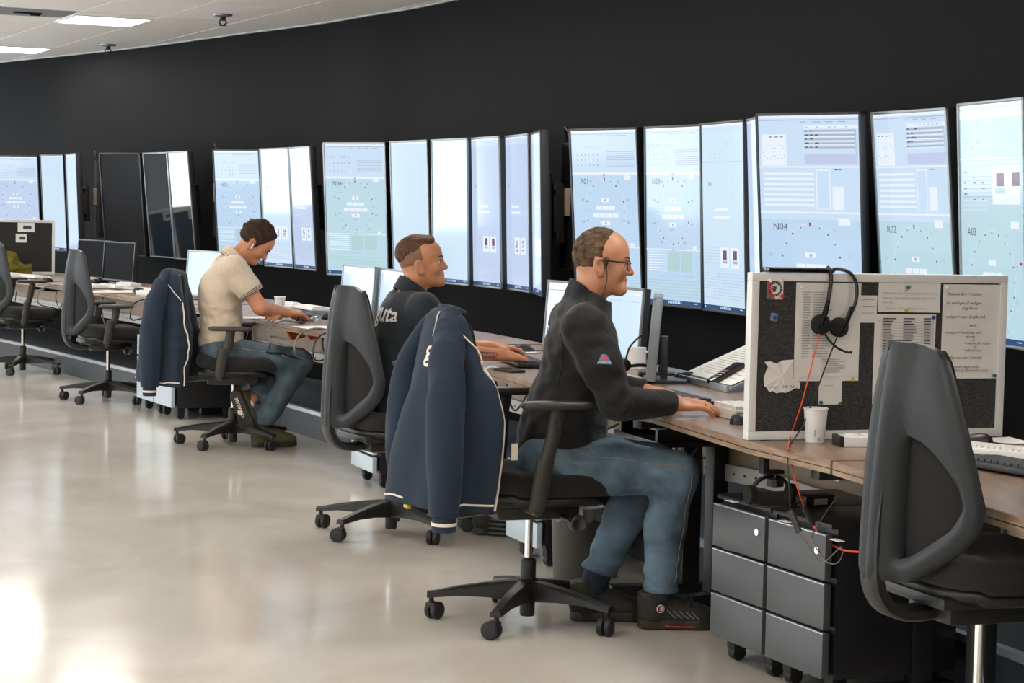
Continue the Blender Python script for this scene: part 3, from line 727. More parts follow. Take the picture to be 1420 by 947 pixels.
def near(fn, c, r):
    """evaluate fn only close to its ball; farther out the ball's own distance will do"""
    c = np.asarray(c, float)
    def g(P):
        d = np.linalg.norm(P - c, axis=1) - r; out = d + 0.02; k = d < 0.05
        if k.any(): out[k] = fn(P[k])
        return out
    return g
def mir(P):
    Q = P.copy(); Q[:, 1] = np.abs(Q[:, 1]); return Q
def rotm(pitch=0.0, yaw=0.0, roll=0.0):
    """columns are the turned axes; pitch > 0 nods the x axis down, yaw > 0 turns left"""
    return np.array((Matrix.Rotation(yaw, 3, 'Z') @ Matrix.Rotation(pitch, 3, 'Y') @ Matrix.Rotation(roll, 3, 'X')))
def wrinkle(P, f, seed, amp, st=(1, 1, 1)):
    rs = np.random.RandomState(seed); d = np.zeros(len(P)); Q = P * np.array(st)
    Q = Q + 0.03 * np.sin(Q[:, [1, 2, 0]] * 11 + seed)
    for i in range(4):
        v = rs.normal(size=3); v /= np.linalg.norm(v); d += np.sin(Q @ v * f * (1 + 0.6 * i) + rs.rand() * 6) / (1 + 0.5 * i)
    return amp * d / 2.5
def solid(name, fn, lo, hi, res, material, parent=None, smooth=3.2):
    """surface nets over the zero set of fn, evaluated only near the surface"""
    lo = np.array(lo, float); hi = np.array(hi, float); B = 10
    nb = np.ceil((hi - lo) / (res * B)).astype(int); n = nb * B + 1
    ctr = np.stack(np.meshgrid(*[np.arange(k) for k in nb], indexing='ij'), -1).reshape(-1, 3)
    dc = fn(lo + (ctr * B + B / 2) * res)
    rad = res * B * 0.5 * 1.7321 * 1.35 + 0.012
    V = np.repeat(np.repeat(np.repeat(dc.reshape(nb), B, 0), B, 1), B, 2).astype(np.float32)
    V = np.pad(V, ((0, 1),) * 3, mode='edge')
    loc = np.stack(np.meshgrid(*[np.arange(B + 1)] * 3, indexing='ij'), -1).reshape(-1, 3)
    act = ctr[np.abs(dc) < rad]
    for i in range(0, len(act), 60):
        ch = act[i:i + 60]; idx = (ch[:, None, :] * B + loc[None]).reshape(-1, 3)
        V[idx[:, 0], idx[:, 1], idx[:, 2]] = fn(lo + idx * res)
    V = V.astype(np.float64); ins = V < 0
    cs = [(i, j, k) for i in (0, 1) for j in (0, 1) for k in (0, 1)]
    sl = lambda A, c: A[c[0]:A.shape[0] - 1 + c[0], c[1]:A.shape[1] - 1 + c[1], c[2]:A.shape[2] - 1 + c[2]]
    cnt = sum(sl(ins, c).astype(np.int8) for c in cs); mix = (cnt > 0) & (cnt < 8)
    cell = np.argwhere(mix); cid = -np.ones(mix.shape, np.int64); cid[mix] = np.arange(len(cell))
    vals = np.stack([V[cell[:, 0] + c[0], cell[:, 1] + c[1], cell[:, 2] + c[2]] for c in cs], 1); ca = np.array(cs, float)
    acc = np.zeros((len(cell), 3)); num = np.zeros(len(cell))
    for a in range(8):
        for b in range(a + 1, 8):
            if np.abs(ca[a] - ca[b]).sum() != 1: continue
            x = (vals[:, a] < 0) != (vals[:, b] < 0); t = vals[x, a] / (vals[x, a] - vals[x, b])
            acc[x] += ca[a] + t[:, None] * (ca[b] - ca[a]); num[x] += 1
    verts = lo + (cell + acc / num[:, None]) * res
    faces = []
    for ax in range(3):
        o1, o2 = [(1, 2), (2, 0), (0, 1)][ax]
        s0 = [slice(1, -1)] * 3; s0[ax] = slice(0, -1); s1 = list(s0); s1[ax] = slice(1, None)
        A, Bq = ins[tuple(s0)], ins[tuple(s1)]; e = np.argwhere(A != Bq); off = np.ones(3, int); off[ax] = 0; g = e + off
        flip = A[tuple(e.T)]
        def c_(d1, d2):
            h_ = g.copy(); h_[:, o1] += d1; h_[:, o2] += d2; return cid[tuple(h_.T)]
        q = np.stack([c_(-1, -1), c_(0, -1), c_(0, 0), c_(-1, 0)], 1); q[~flip] = q[~flip][:, ::-1]; faces.append(q)
    F = np.concatenate(faces); F = F[(F >= 0).all(1)]
    me = bpy.data.meshes.new(name); me.vertices.add(len(verts)); me.vertices.foreach_set('co', verts.astype(np.float32).ravel())
    me.loops.add(F.size); me.loops.foreach_set('vertex_index', F.astype(np.int32).ravel())
    me.polygons.add(len(F)); me.polygons.foreach_set('loop_start', np.arange(0, F.size, 4, dtype=np.int32))
    me.update(calc_edges=True); me.validate()
    for q in (material if isinstance(material, (list, tuple)) else [material]): me.materials.append(M[q])
    me.polygons.foreach_set('use_smooth', [True] * len(me.polygons)); me.update()
    o = bpy.data.objects.new(name, me); COL.objects.link(o)
    if parent: o.parent = parent
    return o
def snap(fn, pts, lift=0.0, it=12):
    """pull points onto the zero set of fn"""
    P = np.array([tuple(p) for p in pts], float)
    for _ in range(it):
        d = fn(P); e = 1e-3; g = np.stack([(fn(P + np.eye(3)[i] * e) - fn(P - np.eye(3)[i] * e)) / (2 * e) for i in range(3)], 1)
        g /= np.maximum(np.linalg.norm(g, axis=1), 1e-6)[:, None]; P = P - g * (d - lift)[:, None] * 0.8
    return [Vector(p) for p in P]

mat('skin', (0.60, 0.275, 0.155), 0.48, var=0.10, vscale=25, bump=0.06, bscale=300, sss=0.12)
mat('skin_warm', (0.56, 0.235, 0.12), 0.48, var=0.10, vscale=25, bump=0.06, bscale=300, sss=0.12)
mat('lips', (0.42, 0.15, 0.12), 0.45)
mat('hair_grey', (0.115, 0.072, 0.042), 0.7, spec=0.2, var=0.7, vscale=55, bump=0.5, bscale=350, stretch=(0.6, 1, 1))
mat('hair_brown', (0.10, 0.048, 0.022), 0.55, spec=0.25, var=0.5, vscale=120, bump=0.6, bscale=200, stretch=(0.25, 1.6, 0.5))
mat('hair_fade', (0.24, 0.115, 0.06), 0.6, var=0.3, vscale=200, bump=0.3, bscale=400)
mat('hair_dark', (0.040, 0.019, 0.010), 0.6, spec=0.2, var=0.6, vscale=90, bump=0.6, bscale=160)
mat('eye_white', (0.75, 0.72, 0.70), 0.2)
mat('iris', (0.05, 0.07, 0.09), 0.15)
mat('jacket_black', (0.0075, 0.0075, 0.0085), 0.75, spec=0.35, var=0.15, vscale=200, bump=0.2, bscale=500, sheen=0.12)
mat('shirt_navy', (0.010, 0.015, 0.022), 0.85, var=0.15, vscale=200, bump=0.15, bscale=500, sheen=0.12)
mat('shirt_beige', (0.62, 0.50, 0.37), 0.85, var=0.05, vscale=60, bump=0.15, bscale=500, sheen=0.2)
mat('denim', (0.105, 0.162, 0.215), 0.85, var=0.5, vscale=9, bump=0.25, bscale=500)
mat('denim_green', (0.085, 0.125, 0.150), 0.85, var=0.35, vscale=14, bump=0.25, bscale=500)
mat('denim_dark', (0.010, 0.017, 0.030), 0.85, var=0.2, vscale=30)
mat('stitch', (0.30, 0.26, 0.19), 0.8)
mat('shoe_dark', (0.020, 0.015, 0.011), 0.65, var=0.3, vscale=60, bump=0.2, bscale=300)
mat('shoe_olive', (0.095, 0.080, 0.042), 0.7, var=0.2, vscale=60, bump=0.2, bscale=300)
mat('sole', (0.030, 0.022, 0.014), 0.6)
mat('sock_white', (0.7, 0.68, 0.64), 0.9)
mat('glass_lens', (0.75, 0.80, 0.85), 0.05)
mat('gold', (0.65, 0.42, 0.12), 0.25, metal=1.0)
mat('tattoo', (0.16, 0.09, 0.07), 0.5)
mat('patch_blue', (0.10, 0.22, 0.40), 0.7)
mat('white_print', (0.74, 0.72, 0.68), 0.7)

def head_fn(org, R, sc=1.0, nose=1.05, jaw=1.0):
    """head in its own axes: x to the face, y left, z up, origin between the ears"""
    def fn0(P):
        Q = ((P - np.asarray(org)) @ R) / sc; S = mir(Q)
        d = uni([ell(S, (-0.004, 0, 0.045), (0.094, 0.074, 0.090)), ell(S, (0.035, 0, 0.055), (0.056, 0.060, 0.060)), ell(S, (0.030, 0, -0.010), (0.062, 0.057, 0.080)),
                 cap(S, (0.0, 0.044, -0.040), (0.068, 0.018, -0.071), 0.020 * jaw, 0.017), ell(S, (0.079, 0, -0.073), (0.019, 0.023, 0.017))], 0.028)
        d = smin(d, cap(S, (0.084, 0.010, 0.034), (0.072, 0.044, 0.036), 0.009, 0.007), 0.014)
        d = smin(d, ell(S, (0.062, 0.040, -0.010), (0.022, 0.020, 0.024)), 0.02)
        d = smax(d, -ell(S, (0.098, 0.031, 0.016), (0.019, 0.017, 0.012)), 0.010)
        d = smin(d, cap(S, (0.088, 0, 0.026), (0.103 * nose, 0, -0.010), 0.0075, 0.0115), 0.012)
        d = smin(d, ell(S, (0.094, 0.011, -0.014), (0.011, 0.008, 0.008)), 0.006)
        lips = uni([ell(S, (0.0885, 0, -0.0345), (0.009, 0.022, 0.0060)), ell(S, (0.0875, 0, -0.0460), (0.009, 0.019, 0.0070))], 0.002)
        d = smin(d, lips, 0.006)
        # ears: a leaning shell with a hollow
        Re = rotm(-0.25, -0.32, 0); E = (S - np.array([-0.006, 0.080, 0.004])) @ Re
        ear = ell(E, (0, 0, 0), (0.0200, 0.0085, 0.034)); ear = smin(ear, ell(E, (0.004, -0.002, -0.026), (0.010, 0.006, 0.012)), 0.008)
        ear = smax(ear, -ell(E, (0.004, 0.0085, 0.003), (0.0125, 0.0085, 0.022)), 0.003)
        d = smin(d, ear, 0.004)
        return d * sc
    return near(fn0, np.asarray(org) + R @ np.array([0.0, 0, 0.022]), 0.14)
def hand_pts(w, fwd, up, side, curl, spread=0.0, scale=1.0):
    """fingers of one hand: w wrist, fwd along the fingers, up the back of the hand, side towards the thumb; curl bends each finger down"""
    w, f, u, s = [np.asarray(q, float) for q in (w, fwd, up, side)]
    f = f / np.linalg.norm(f); u = u - f * (u @ f); u /= np.linalg.norm(u); s0 = np.cross(f, u); s0 = s0 * np.sign(s0 @ s)
    fingers = []
    for k, (off, ln, base) in enumerate(((0.030, 0.072, 0.088), (0.010, 0.080, 0.092), (-0.010, 0.075, 0.089), (-0.029, 0.060, 0.082))):
        c = curl[k]; p = w + (f * base + s0 * off) * scale + u * 0.002; pts = [w + (f * base * 0.55 + s0 * off * 0.85) * scale, p]; ang = c * 0.5
        dirn = f + s0 * spread * (1.5 - k) * 0.12
        for j, q in enumerate((0.46, 0.30, 0.24)):
            d_ = dirn * math.cos(ang) - u * math.sin(ang); d_ = d_ / np.linalg.norm(d_); p = p + d_ * ln * q * scale; pts.append(p); ang += c * 0.9
        fingers.append((pts, [0.0095, 0.0100, 0.0090, 0.0080, 0.0066]))
    c = curl[4]
    p0 = w + f * 0.020 + s0 * 0.022; p1 = w + (f * 0.050 + s0 * 0.045) * scale - u * 0.008; p2 = p1 + (f * 0.030 + s0 * 0.010 * (1 - c) - u * 0.010 * (1 + c)) * scale; p3 = p2 + (f * 0.024 - s0 * 0.006 * c - u * 0.006) * scale
    fingers.append(([p0, p1, p2, p3], [0.015, 0.0125, 0.0105, 0.0080]))
    palm = [w, w + (f * 0.045) * scale, w + (f * 0.080) * scale]
    return palm, fingers, (f, u, s0)
def hand_fn(H):
    palm, fingers, (f, u, s) = H; R = np.stack([f, s, u], 1)
    def fn(P):
        c = (palm[0] + palm[2]) / 2
        d = ell(P, c + f * 0.006, (0.054, 0.041, 0.017), R); d = smin(d, cap(P, palm[0] - f * 0.02, palm[1], 0.024, 0.018), 0.02)
        g = None
        for pts, rs in fingers:
            e = chain(P, pts, rs, 0.006); g = e if g is None else smin(g, e, 0.003)
        return smin(d, g, 0.008)
    return near(fn, palm[0] + f * 0.075, 0.115)
def face_parts(parent, org, R, sc=1.0, brow='hair_grey'):
    R4 = Matrix([list(r) for r in R]).to_4x4(); org = Vector(org)
    for s in (-1, 1):
        e = MB().lathe([(0.0005, -0.0125)] + [(0.0125 * math.sin(a), -0.0125 * math.cos(a)) for a in (0.4, 0.8, 1.2, 1.57, 1.95, 2.35, 2.75)] + [(0.0005, 0.0125)], n=14, axis='x').build('eye', 'eye_white', parent)
        e.matrix_local = Matrix.Translation(org + Vector(R @ np.array([0.0728, s * 0.031, 0.0165]) * sc)) @ R4
        i = MB().lathe([(0.0058, 0.0108), (0.0058, 0.0122), (0.003, 0.0131), (0.0005, 0.0132)], n=12, axis='x').build('iris', 'iris', e)
def mouth(parent, fn, org, R, sc=1.0, brow='hair_grey'):
    MB().tube(snap(fn, [np.asarray(org) + R @ np.array(q) * sc for q in ((0.088, -0.021, -0.0415), (0.096, -0.012, -0.0402), (0.099, 0, -0.0398), (0.096, 0.012, -0.0402), (0.088, 0.021, -0.0415))], 0.0), [0.0008, 0.0016, 0.0018, 0.0016, 0.0008], 6).build('mouth_line', 'lips', parent)
    for s in (-1, 1):
        MB().tube(snap(fn, [np.asarray(org) + R @ np.array(q) * sc for q in ((0.0965, s * 0.010, 0.0375), (0.0950, s * 0.020, 0.0410), (0.0900, s * 0.032, 0.0430), (0.078, s * 0.047, 0.0400))], 0.0004), [0.0022, 0.0034, 0.0032, 0.0014], 6, flat=0.7).build('eyebrow', brow, parent)
        MB().tube(snap(fn, [np.asarray(org) + R @ np.array(q) * sc for q in ((0.094, s * 0.018, 0.024), (0.092, s * 0.031, 0.0265), (0.084, s * 0.043, 0.022))], 0.0), 0.0013, 5).build('eyelid_line', 'lips', parent)
def person(C, yaw, label):
    t = empty('person', (*C, 0), math.radians(yaw)); tag(t, label, 'person'); return t
def on_surface(fn, me, place, lift):
    """lay a flat mesh (in x, y) onto a solid: place maps (x, y) to a start point near it"""
    P = np.array([place(v.co.x, v.co.y) for v in me.vertices]); Q = snap(fn, P, lift)
    for v, q in zip(me.vertices, Q): v.co = q
    me.update(); return me

def shoe_fn(o, yaw, hi, pitch=0.0):
    Rm = rotm(pitch, yaw)
    def fn(P):
        Q = (P - np.asarray(o)) @ Rm
        up_ = uni([ell(Q, (0.02, 0, 0.055), (0.062, 0.040, 0.05)), cap(Q, (-0.012, 0, 0.05), (-0.010, 0, hi), 0.042, 0.045), ell(Q, (0.11, 0, 0.045), (0.085, 0.044, 0.040)), ell(Q, (0.165, 0, 0.038), (0.055, 0.043, 0.034)), cap(Q, (0.0, 0, hi - 0.02), (0.115, 0, 0.075), 0.032, 0.024)], 0.03)
        return smax(smax(up_, 0.022 - Q[:, 2], 0.004), Q[:, 2] - hi - 0.015 - 0.1 * Q[:, 0], 0.004)
    def sole(P):
        Q = (P - np.asarray(o)) @ Rm; q = Q.copy(); q[:, 2] = 0
        c = uni([cap(q, (-0.012, 0, 0), (0.06, 0, 0), 0.041, 0.040), cap(q, (0.06, 0, 0), (0.155, 0.0, 0), 0.040, 0.046), cap(q, (0.155, 0, 0), (0.185, 0.0, 0), 0.046, 0.036)], 0.02)
        return smax(c, np.abs(Q[:, 2] - 0.0175) - 0.0172, 0.006)
    return fn, sole, Rm
# ---- the man with glasses in the black zip jacket (nearest)
def man_glasses():
    t = person((0.0725, 6.946), 6, 'seated man with glasses in a black zip jacket and jeans, nearest to the viewer')
    R = rotm(0.06, -0.14); ear = (0.224, 0.0, 1.222)
    hd = head_fn(ear, R, 0.98)
    HR = hand_pts((0.462, -0.175, 0.775), (0.95, 0.16, -0.06), (0.1, -0.25, 1), (0.1, 1, 0), [0.40, 0.34, 0.36, 0.46, 0.2], 0.6)
    HL = hand_pts((0.420, 0.150, 0.785), (0.90, -0.40, -0.05), (0.1, 0, 1), (0, -1, 0), [0.9, 0.9, 0.95, 1.0, 0.5], 0.2)
    hR, hL = hand_fn(HR), hand_fn(HL)
    LEGS = ((-1, (0.485, -0.112, 0.530), (0.443, -0.108, 0.12)), (1, (0.45, 0.10, 0.53), (0.245, 0.03, 0.155)))
    def body(P):
        d = smin(hd(P), cap(P, (0.170, 0, 1.06), (0.205, 0, 1.19), 0.060, 0.056), 0.03)
        S = mir(P)
        core = uni([ell(S, (0.11, 0, 0.68), (0.10, 0.12, 0.18)), ell(S, (0.16, 0, 0.95), (0.09, 0.13, 0.16)), cap(S, (0.16, 0.05, 1.04), (0.15, 0.15, 1.02), 0.04)], 0.05)
        d = smin(d, core, 0.03)
        d = smin(d, chain(P, [(0.155, -0.165, 1.03), (0.245, -0.215, 0.785), (0.462, -0.175, 0.775)], [0.045, 0.034, 0.025], 0.02), 0.02)
        d = smin(d, chain(P, [(0.155, 0.165, 1.03), (0.25, 0.235, 0.80), (0.42, 0.15, 0.785)], [0.045, 0.034, 0.025], 0.02), 0.02)
        for s, kn, an in LEGS: d = smin(d, chain(P, [(0.06, s * 0.095, 0.56), kn, an], [0.075, 0.05, 0.035], 0.02), 0.02)
        return smin(smin(d, hR(P), 0.012), hL(P), 0.012)
    solid('body', body, (-0.02, -0.28, 0.06), (0.66, 0.29, 1.37), 0.0045, 'skin', t)
    face_parts(t, ear, R, 0.98); mouth(t, body, ear, R, 0.98)
    def hair(P):
        Q = ((P - np.asarray(ear)) @ R) / 0.98; S = mir(Q)
        d = ell(S, (-0.006, 0, 0.045), (0.0965, 0.0765, 0.0945)) + wrinkle(Q, 260, 5, 0.0020, (0.5, 1, 1)) + np.clip(0.02 - Q[:, 2], 0, 1) * 0.05
        front = Q[:, 0] - (0.026 + 0.016 * np.clip((Q[:, 2] - 0.10) / 0.03, -1.0, 1) + wrinkle(Q, 190, 8, 0.004))
        low = -(Q[:, 2] - np.where(Q[:, 0] < -0.022, -0.050 - 0.1 * (Q[:, 0] + 0.022), 0.030 - 0.2 * Q[:, 0]))
        side = cap(S, (0.018, 0.074, 0.030), (0.016, 0.074, 0.004), 0.010, 0.006)
        d = smax(smax(d, front, 0.012), low, 0.014)
        return smin(d, side, 0.006)
    solid('hair', hair, (0.08, -0.12, 1.14), (0.32, 0.12, 1.40), 0.0035, 'hair_grey', t)
    def jacket(P):
        S = mir(P)
        d = uni([ell(S, (0.098, 0, 0.62), (0.140, 0.185, 0.13)), ell(S, (0.115, 0, 0.72), (0.140, 0.180, 0.17)), ell(S, (0.165, 0, 0.92), (0.128, 0.178, 0.18)),
                 cap(S, (0.160, 0.06, 1.055), (0.150, 0.155, 1.030), 0.060, 0.068)], 0.06)
        d = smin(d, cap(P, (0.165, 0, 1.06), (0.198, 0, 1.165), 0.084, 0.074), 0.03)
        ar = chain(P, [(0.155, -0.172, 1.025), (0.205, -0.210, 0.90), (0.250, -0.228, 0.785), (0.340, -0.205, 0.775), (0.458, -0.176, 0.775)], [0.074, 0.066, 0.056, 0.050, 0.040], 0.03)
        al = chain(P, [(0.155, 0.172, 1.025), (0.215, 0.225, 0.88), (0.255, 0.238, 0.80), (0.418, 0.151, 0.785)], [0.078, 0.066, 0.056, 0.040], 0.03)
        w1 = wrinkle(P, 38, 3, 0.006, (1, 0.7, 1.2)) + wrinkle(P, 75, 9, 0.003) + 0.004 * np.sin(P[:, 0] * 90 - P[:, 2] * 60) * np.exp(-((P[:, 0] - 0.28) / 0.06) ** 2 - ((P[:, 2] - 0.80) / 0.06) ** 2)
        d = smin(smin(d, ar, 0.03), al, 0.03) + w1
        d = smax(d, 0.600 - P[:, 2] + 0.15 * (P[:, 0] - 0.0), 0.012)                                 # hem
        d = smax(d, P[:, 2] - 1.142 - 0.62 * (0.195 - P[:, 0]), 0.006)                                # collar edge
        neck = cap(P, (0.165, 0, 1.0), (0.222, 0, 1.26), 0.066, 0.064); d = smax(d, -neck, 0.006)
        for H in (HR, HL):
            c = H[0][0] - H[2][0] * 0.005; d = smax(d, np.where(np.linalg.norm(P - c, axis=1) < 0.16, (P - c) @ H[2][0], -1.0), 0.004)
        return d
    jk = solid('jacket', jacket, (-0.10, -0.32, 0.56), (0.50, 0.33, 1.23), 0.006, 'jacket_black', t)
    # seams, zip, cuffs, sleeve patch
    z_ = snap(jacket, spline([(0.28, -0.005, 1.14), (0.33, -0.005, 1.0), (0.34, -0.005, 0.85), (0.33, -0.005, 0.70), (0.29, -0.005, 0.60)], 6), 0.001)
    MB().tube(z_, 0.004, 6).build('zip', 'silver_bezel', jk)
    for pts in ([(0.17, -0.10, 1.13), (0.05, -0.15, 1.0), (0.03, -0.19, 0.85), (0.06, -0.20, 0.72)], [(0.0, -0.12, 0.665), (0.1, -0.2, 0.67), (0.2, -0.2, 0.685), (0.26, -0.1, 0.69)]):
        MB().tube(snap(jacket, spline(pts, 6), 0.0005), 0.0022, 5).build('seam', 'jacket_black', jk)
    def cuff(P):
        w_ = HR[0][0]; f = HR[2][0]; return smax(cap(P, w_ - f * 0.065, w_ - f * 0.004, 0.040, 0.037) + wrinkle(P, 200, 2, 0.0008, (0.2, 3, 3)), (P - (w_ + f * 0.002)) @ f, 0.004)
    solid('cuff', cuff, HR[0][0] - 0.12, HR[0][0] + 0.07, 0.004, 'jacket_black', jk)
    me = bpy.data.meshes.new('sleeve_patch')
    def grid_patch(poly_fn, n):
        vs, fs = [], []
        for i in range(n + 1):
            for j in range(n + 1): vs.append((*poly_fn(i / n, j / n), 0))
        for i in range(n):
            for j in range(n): a = i * (n + 1) + j; fs.append((a, a + n + 1, a + n + 2, a + 1))
        return vs, fs
    def place(x, y): return (0.225 - 0.0 + x, -0.335, 0.935 + y)
    vs, fs = grid_patch(lambda u, v: ((u - 0.5) * (0.052 - 0.034 * v), (v - 0.5) * 0.036), 6)
    me.from_pydata(vs, [], fs); me.materials.append(M['patch_blue']); on_surface(jacket, me, lambda x, y: (0.205 + x, -0.282, 0.930 + y), 0.0012); put('sleeve_patch', me, jk, 1.0)
    me = bpy.data.meshes.new('patch_peak'); vs, fs = grid_patch(lambda u, v: ((u - 0.5) * (0.026 - 0.020 * v), (v - 0.35) * 0.018), 4)
    me.from_pydata(vs, [], fs); me.materials.append(M['emblem_red']); on_surface(jacket, me, lambda x, y: (0.205 + x, -0.282, 0.933 + y), 0.0024); put('patch_peak', me, jk, 1.0)
    me = text_mesh('RUKKOR', 0.0115, align='CENTER'); me.materials.append(M['white_print']); on_surface(jacket, me, lambda x, y: (0.205 + x, -0.282, 0.914 + y), 0.0026); put('patch_lettering', me, jk, 0)
    def jeans(P):
        d = None
        for s, kn, an in LEGS:
            mid = tuple((np.array((0.06, s * 0.095, 0.555)) + np.array(kn)) / 2 + np.array([0, 0, 0.006]))
            sh = tuple(np.array(kn) * 0.55 + np.array(an) * 0.45 + np.array([-0.015, 0, 0]))
            leg = chain(P, [(0.055, s * 0.095, 0.560), mid, kn, sh, an], [0.108, 0.092, 0.073, 0.068, 0.058], 0.03)
            d = leg if d is None else smin(d, leg, 0.02)
        d = smin(d, ell(mir(P), (0.10, 0, 0.575), (0.145, 0.17, 0.10)), 0.04)
        wr = wrinkle(P, 55, 21, 0.005, (0.7, 0.8, 1.1)) * (0.4 + 0.9 * np.exp(-((P[:, 0] - 0.47) / 0.09) ** 2 - ((P[:, 2] - 0.50) / 0.1) ** 2) + 0.8 * np.exp(-((P[:, 0] - 0.12) / 0.1) ** 2))
        d = d + wr + 0.0065 * np.sin(100 * (0.55 * P[:, 0] + P[:, 2]) + 3 * np.sin(17 * P[:, 0])) * (np.exp(-((P[:, 0] - 0.13) / 0.09) ** 2) + np.exp(-((P[:, 0] - 0.44) / 0.05) ** 2 - ((P[:, 2] - 0.47) / 0.06) ** 2) + 0.8 * np.exp(-((P[:, 2] - 0.17) / 0.05) ** 2))
        d = smax(d, np.where(P[:, 0] > 0.36, 0.125 - P[:, 2], 0.165 - P[:, 2] - 0.3 * (P[:, 0] - 0.25)), 0.004)
        return d
    je = solid('jeans', jeans, (-0.12, -0.25, 0.09), (0.60, 0.24, 0.70), 0.006, 'denim', t)
    for pts in ([(0.10, -0.21, 0.62), (0.25, -0.21, 0.60), (0.40, -0.21, 0.58), (0.52, -0.20, 0.55), (0.535, -0.19, 0.44), (0.515, -0.18, 0.30), (0.495, -0.17, 0.16)], [(0.05, -0.23, 0.61), (0.11, -0.23, 0.575), (0.17, -0.23, 0.53)], [(0.05, -0.23, 0.61), (0.13, -0.22, 0.635), (0.20, -0.21, 0.615)]):
        MB().tube(snap(jeans, spline(pts, 16), 0.0004), 0.0012, 5).build('stitching', 'stitch', je)
    MB().lathe([(0.001, 0.003), (0.004, 0.003), (0.005, 0)], n=8, axis='y').build('rivet', 'gold', je).location = snap(jeans, [(0.05, -0.23, 0.61)], 0.001)[0]
    # shoes
    for s, o, yaw, hi in ((-1, (0.420, -0.108, 0.001), 0.0, 0.115), (1, (0.205, 0.03, 0.001), 0.0, 0.125)):
        fn, so, Rm = shoe_fn(o, yaw, hi); o = np.array(o)
        sh = solid('shoe', fn, o + (-0.08, -0.08, 0.0), o + (0.26, 0.08, 0.19), 0.0045, 'shoe_dark', t)
        solid('sole', so, o + (-0.08, -0.09, -0.01), o + (0.27, 0.09, 0.05), 0.0045, 'sole', sh)
        if s < 0:
            for k in range(5):
                x0 = 0.045 + 0.020 * k; pts = snap(fn, [o + q for q in ((x0 + 0.025, -0.08, 0.035), (x0 + 0.012, -0.08, 0.052), (x0 - 0.002, -0.075, 0.072))], 0.0008); MB().tube(pts, 0.0018, 5).build('stripe', 'grey_plastic', sh)
            for k in range(5):
                x0 = 0.035 + 0.021 * k; pts = snap(fn, [o + q for q in ((x0, -0.045, 0.135 - 0.013 * k), (x0 + 0.012, 0.0, 0.15 - 0.013 * k), (x0, 0.045, 0.135 - 0.013 * k))], 0.002); MB().tube(spline(pts, 4), 0.0030, 6).build('lace', 'black_cable', sh)
            MB().tube(snap(so, [o + q for q in ((0.03, -0.08, 0.014), (0.08, -0.08, 0.012), (0.13, -0.08, 0.012))], 0.0006), 0.002, 5).build('red_line', 'emblem_red', sh)
            b = MB().lathe([(0.0005, 0.0), (0.0135, 0.0), (0.0135, -0.002), (0.0005, -0.003)], n=18, axis='y').build('badge', 'white_paint', sh); b.location = snap(fn, [o + (0.020, -0.08, 0.075)], 0.001)[0]
            b2 = MB().lathe([(0.0005, -0.002), (0.0112, -0.002), (0.0112, -0.004), (0.0005, -0.0045)], n=18, axis='y').build('badge_field', 'black_plastic', b)
            MB().box((-0.002, -0.0048, 0), (0.006, 0.001, 0.013)).build('badge_mark', 'emblem_red', b); MB().box((0.004, -0.0048, 0), (0.003, 0.001, 0.013)).build('badge_bar', 'white_paint', b)
    solid('sock', lambda P: smax(cap(P, (0.262, 0.04, 0.20), (0.220, 0.03, 0.09), 0.050, 0.047), P[:, 2] - 0.185, 0.003), (0.14, -0.05, 0.06), (0.34, 0.11, 0.22), 0.006, 'denim_dark', t)
    solid('sock', lambda P: smax(cap(P, (0.447, -0.108, 0.16), (0.430, -0.108, 0.09), 0.050, 0.046), P[:, 2] - 0.14, 0.003), (0.36, -0.18, 0.06), (0.52, -0.03, 0.17), 0.006, 'denim_dark', t)
    # glasses and the thin headset boom
    g = empty('glasses'); g.parent = t
    def H(*q): return Vector(R @ np.array(q) * 0.98) + Vector(ear)
    for s in (-1, 1):
        rim = [H(0.1035 - 0.010 * (abs(0.031 + 0.021 * math.cos(a)) / 0.05) ** 2, s * (0.031 + 0.023 * math.cos(a)), 0.014 + 0.018 * math.sin(a)) for a in [2 * PI * k / 20 for k in range(20)]]
        MB().tube(rim, 0.0016, 6, closed=True).build('rim', 'black_gloss', g)
        MB().tube([H(0.093, s * 0.054, 0.022), H(0.085, s * 0.066, 0.024), H(0.04, s * 0.076, 0.026), H(0.002, s * 0.0815, 0.028), H(-0.012, s * 0.081, 0.020)], 0.0021, 6).build('temple', 'black_gloss', g)
    MB().tube([H(0.1025, -0.009, 0.020), H(0.106, 0, 0.023), H(0.1025, 0.009, 0.020)], 0.0016, 6).build('bridge', 'black_gloss', g)
    MB().tube([H(0.016, -0.082, 0.026), H(0.018, -0.084, 0.016), H(0.020, -0.084, 0.004)], [0.0022, 0.0026, 0.002], 8).build('cord_clip', 'black_plastic', g)
    MB().tube(spline([H(0.020, -0.084, 0.004), H(0.026, -0.080, -0.03), H(0.022, -0.074, -0.07), H(0.012, -0.066, -0.10), H(0.0, -0.062, -0.115)], 6), 0.0014, 6).build('neck_cord', 'black_cable', g)
    rg = MB().tube([Vector(HR[1][2][0][1] + (HR[1][2][0][2] - HR[1][2][0][1]) * 0.45 + HR[2][1] * 0.0100 * math.sin(a) + HR[2][2] * 0.0100 * math.cos(a)) for a in [2 * PI * k / 14 for k in range(14)]], 0.0016, 6, closed=True).build('ring', 'gold', t)
    return t
man_glasses()

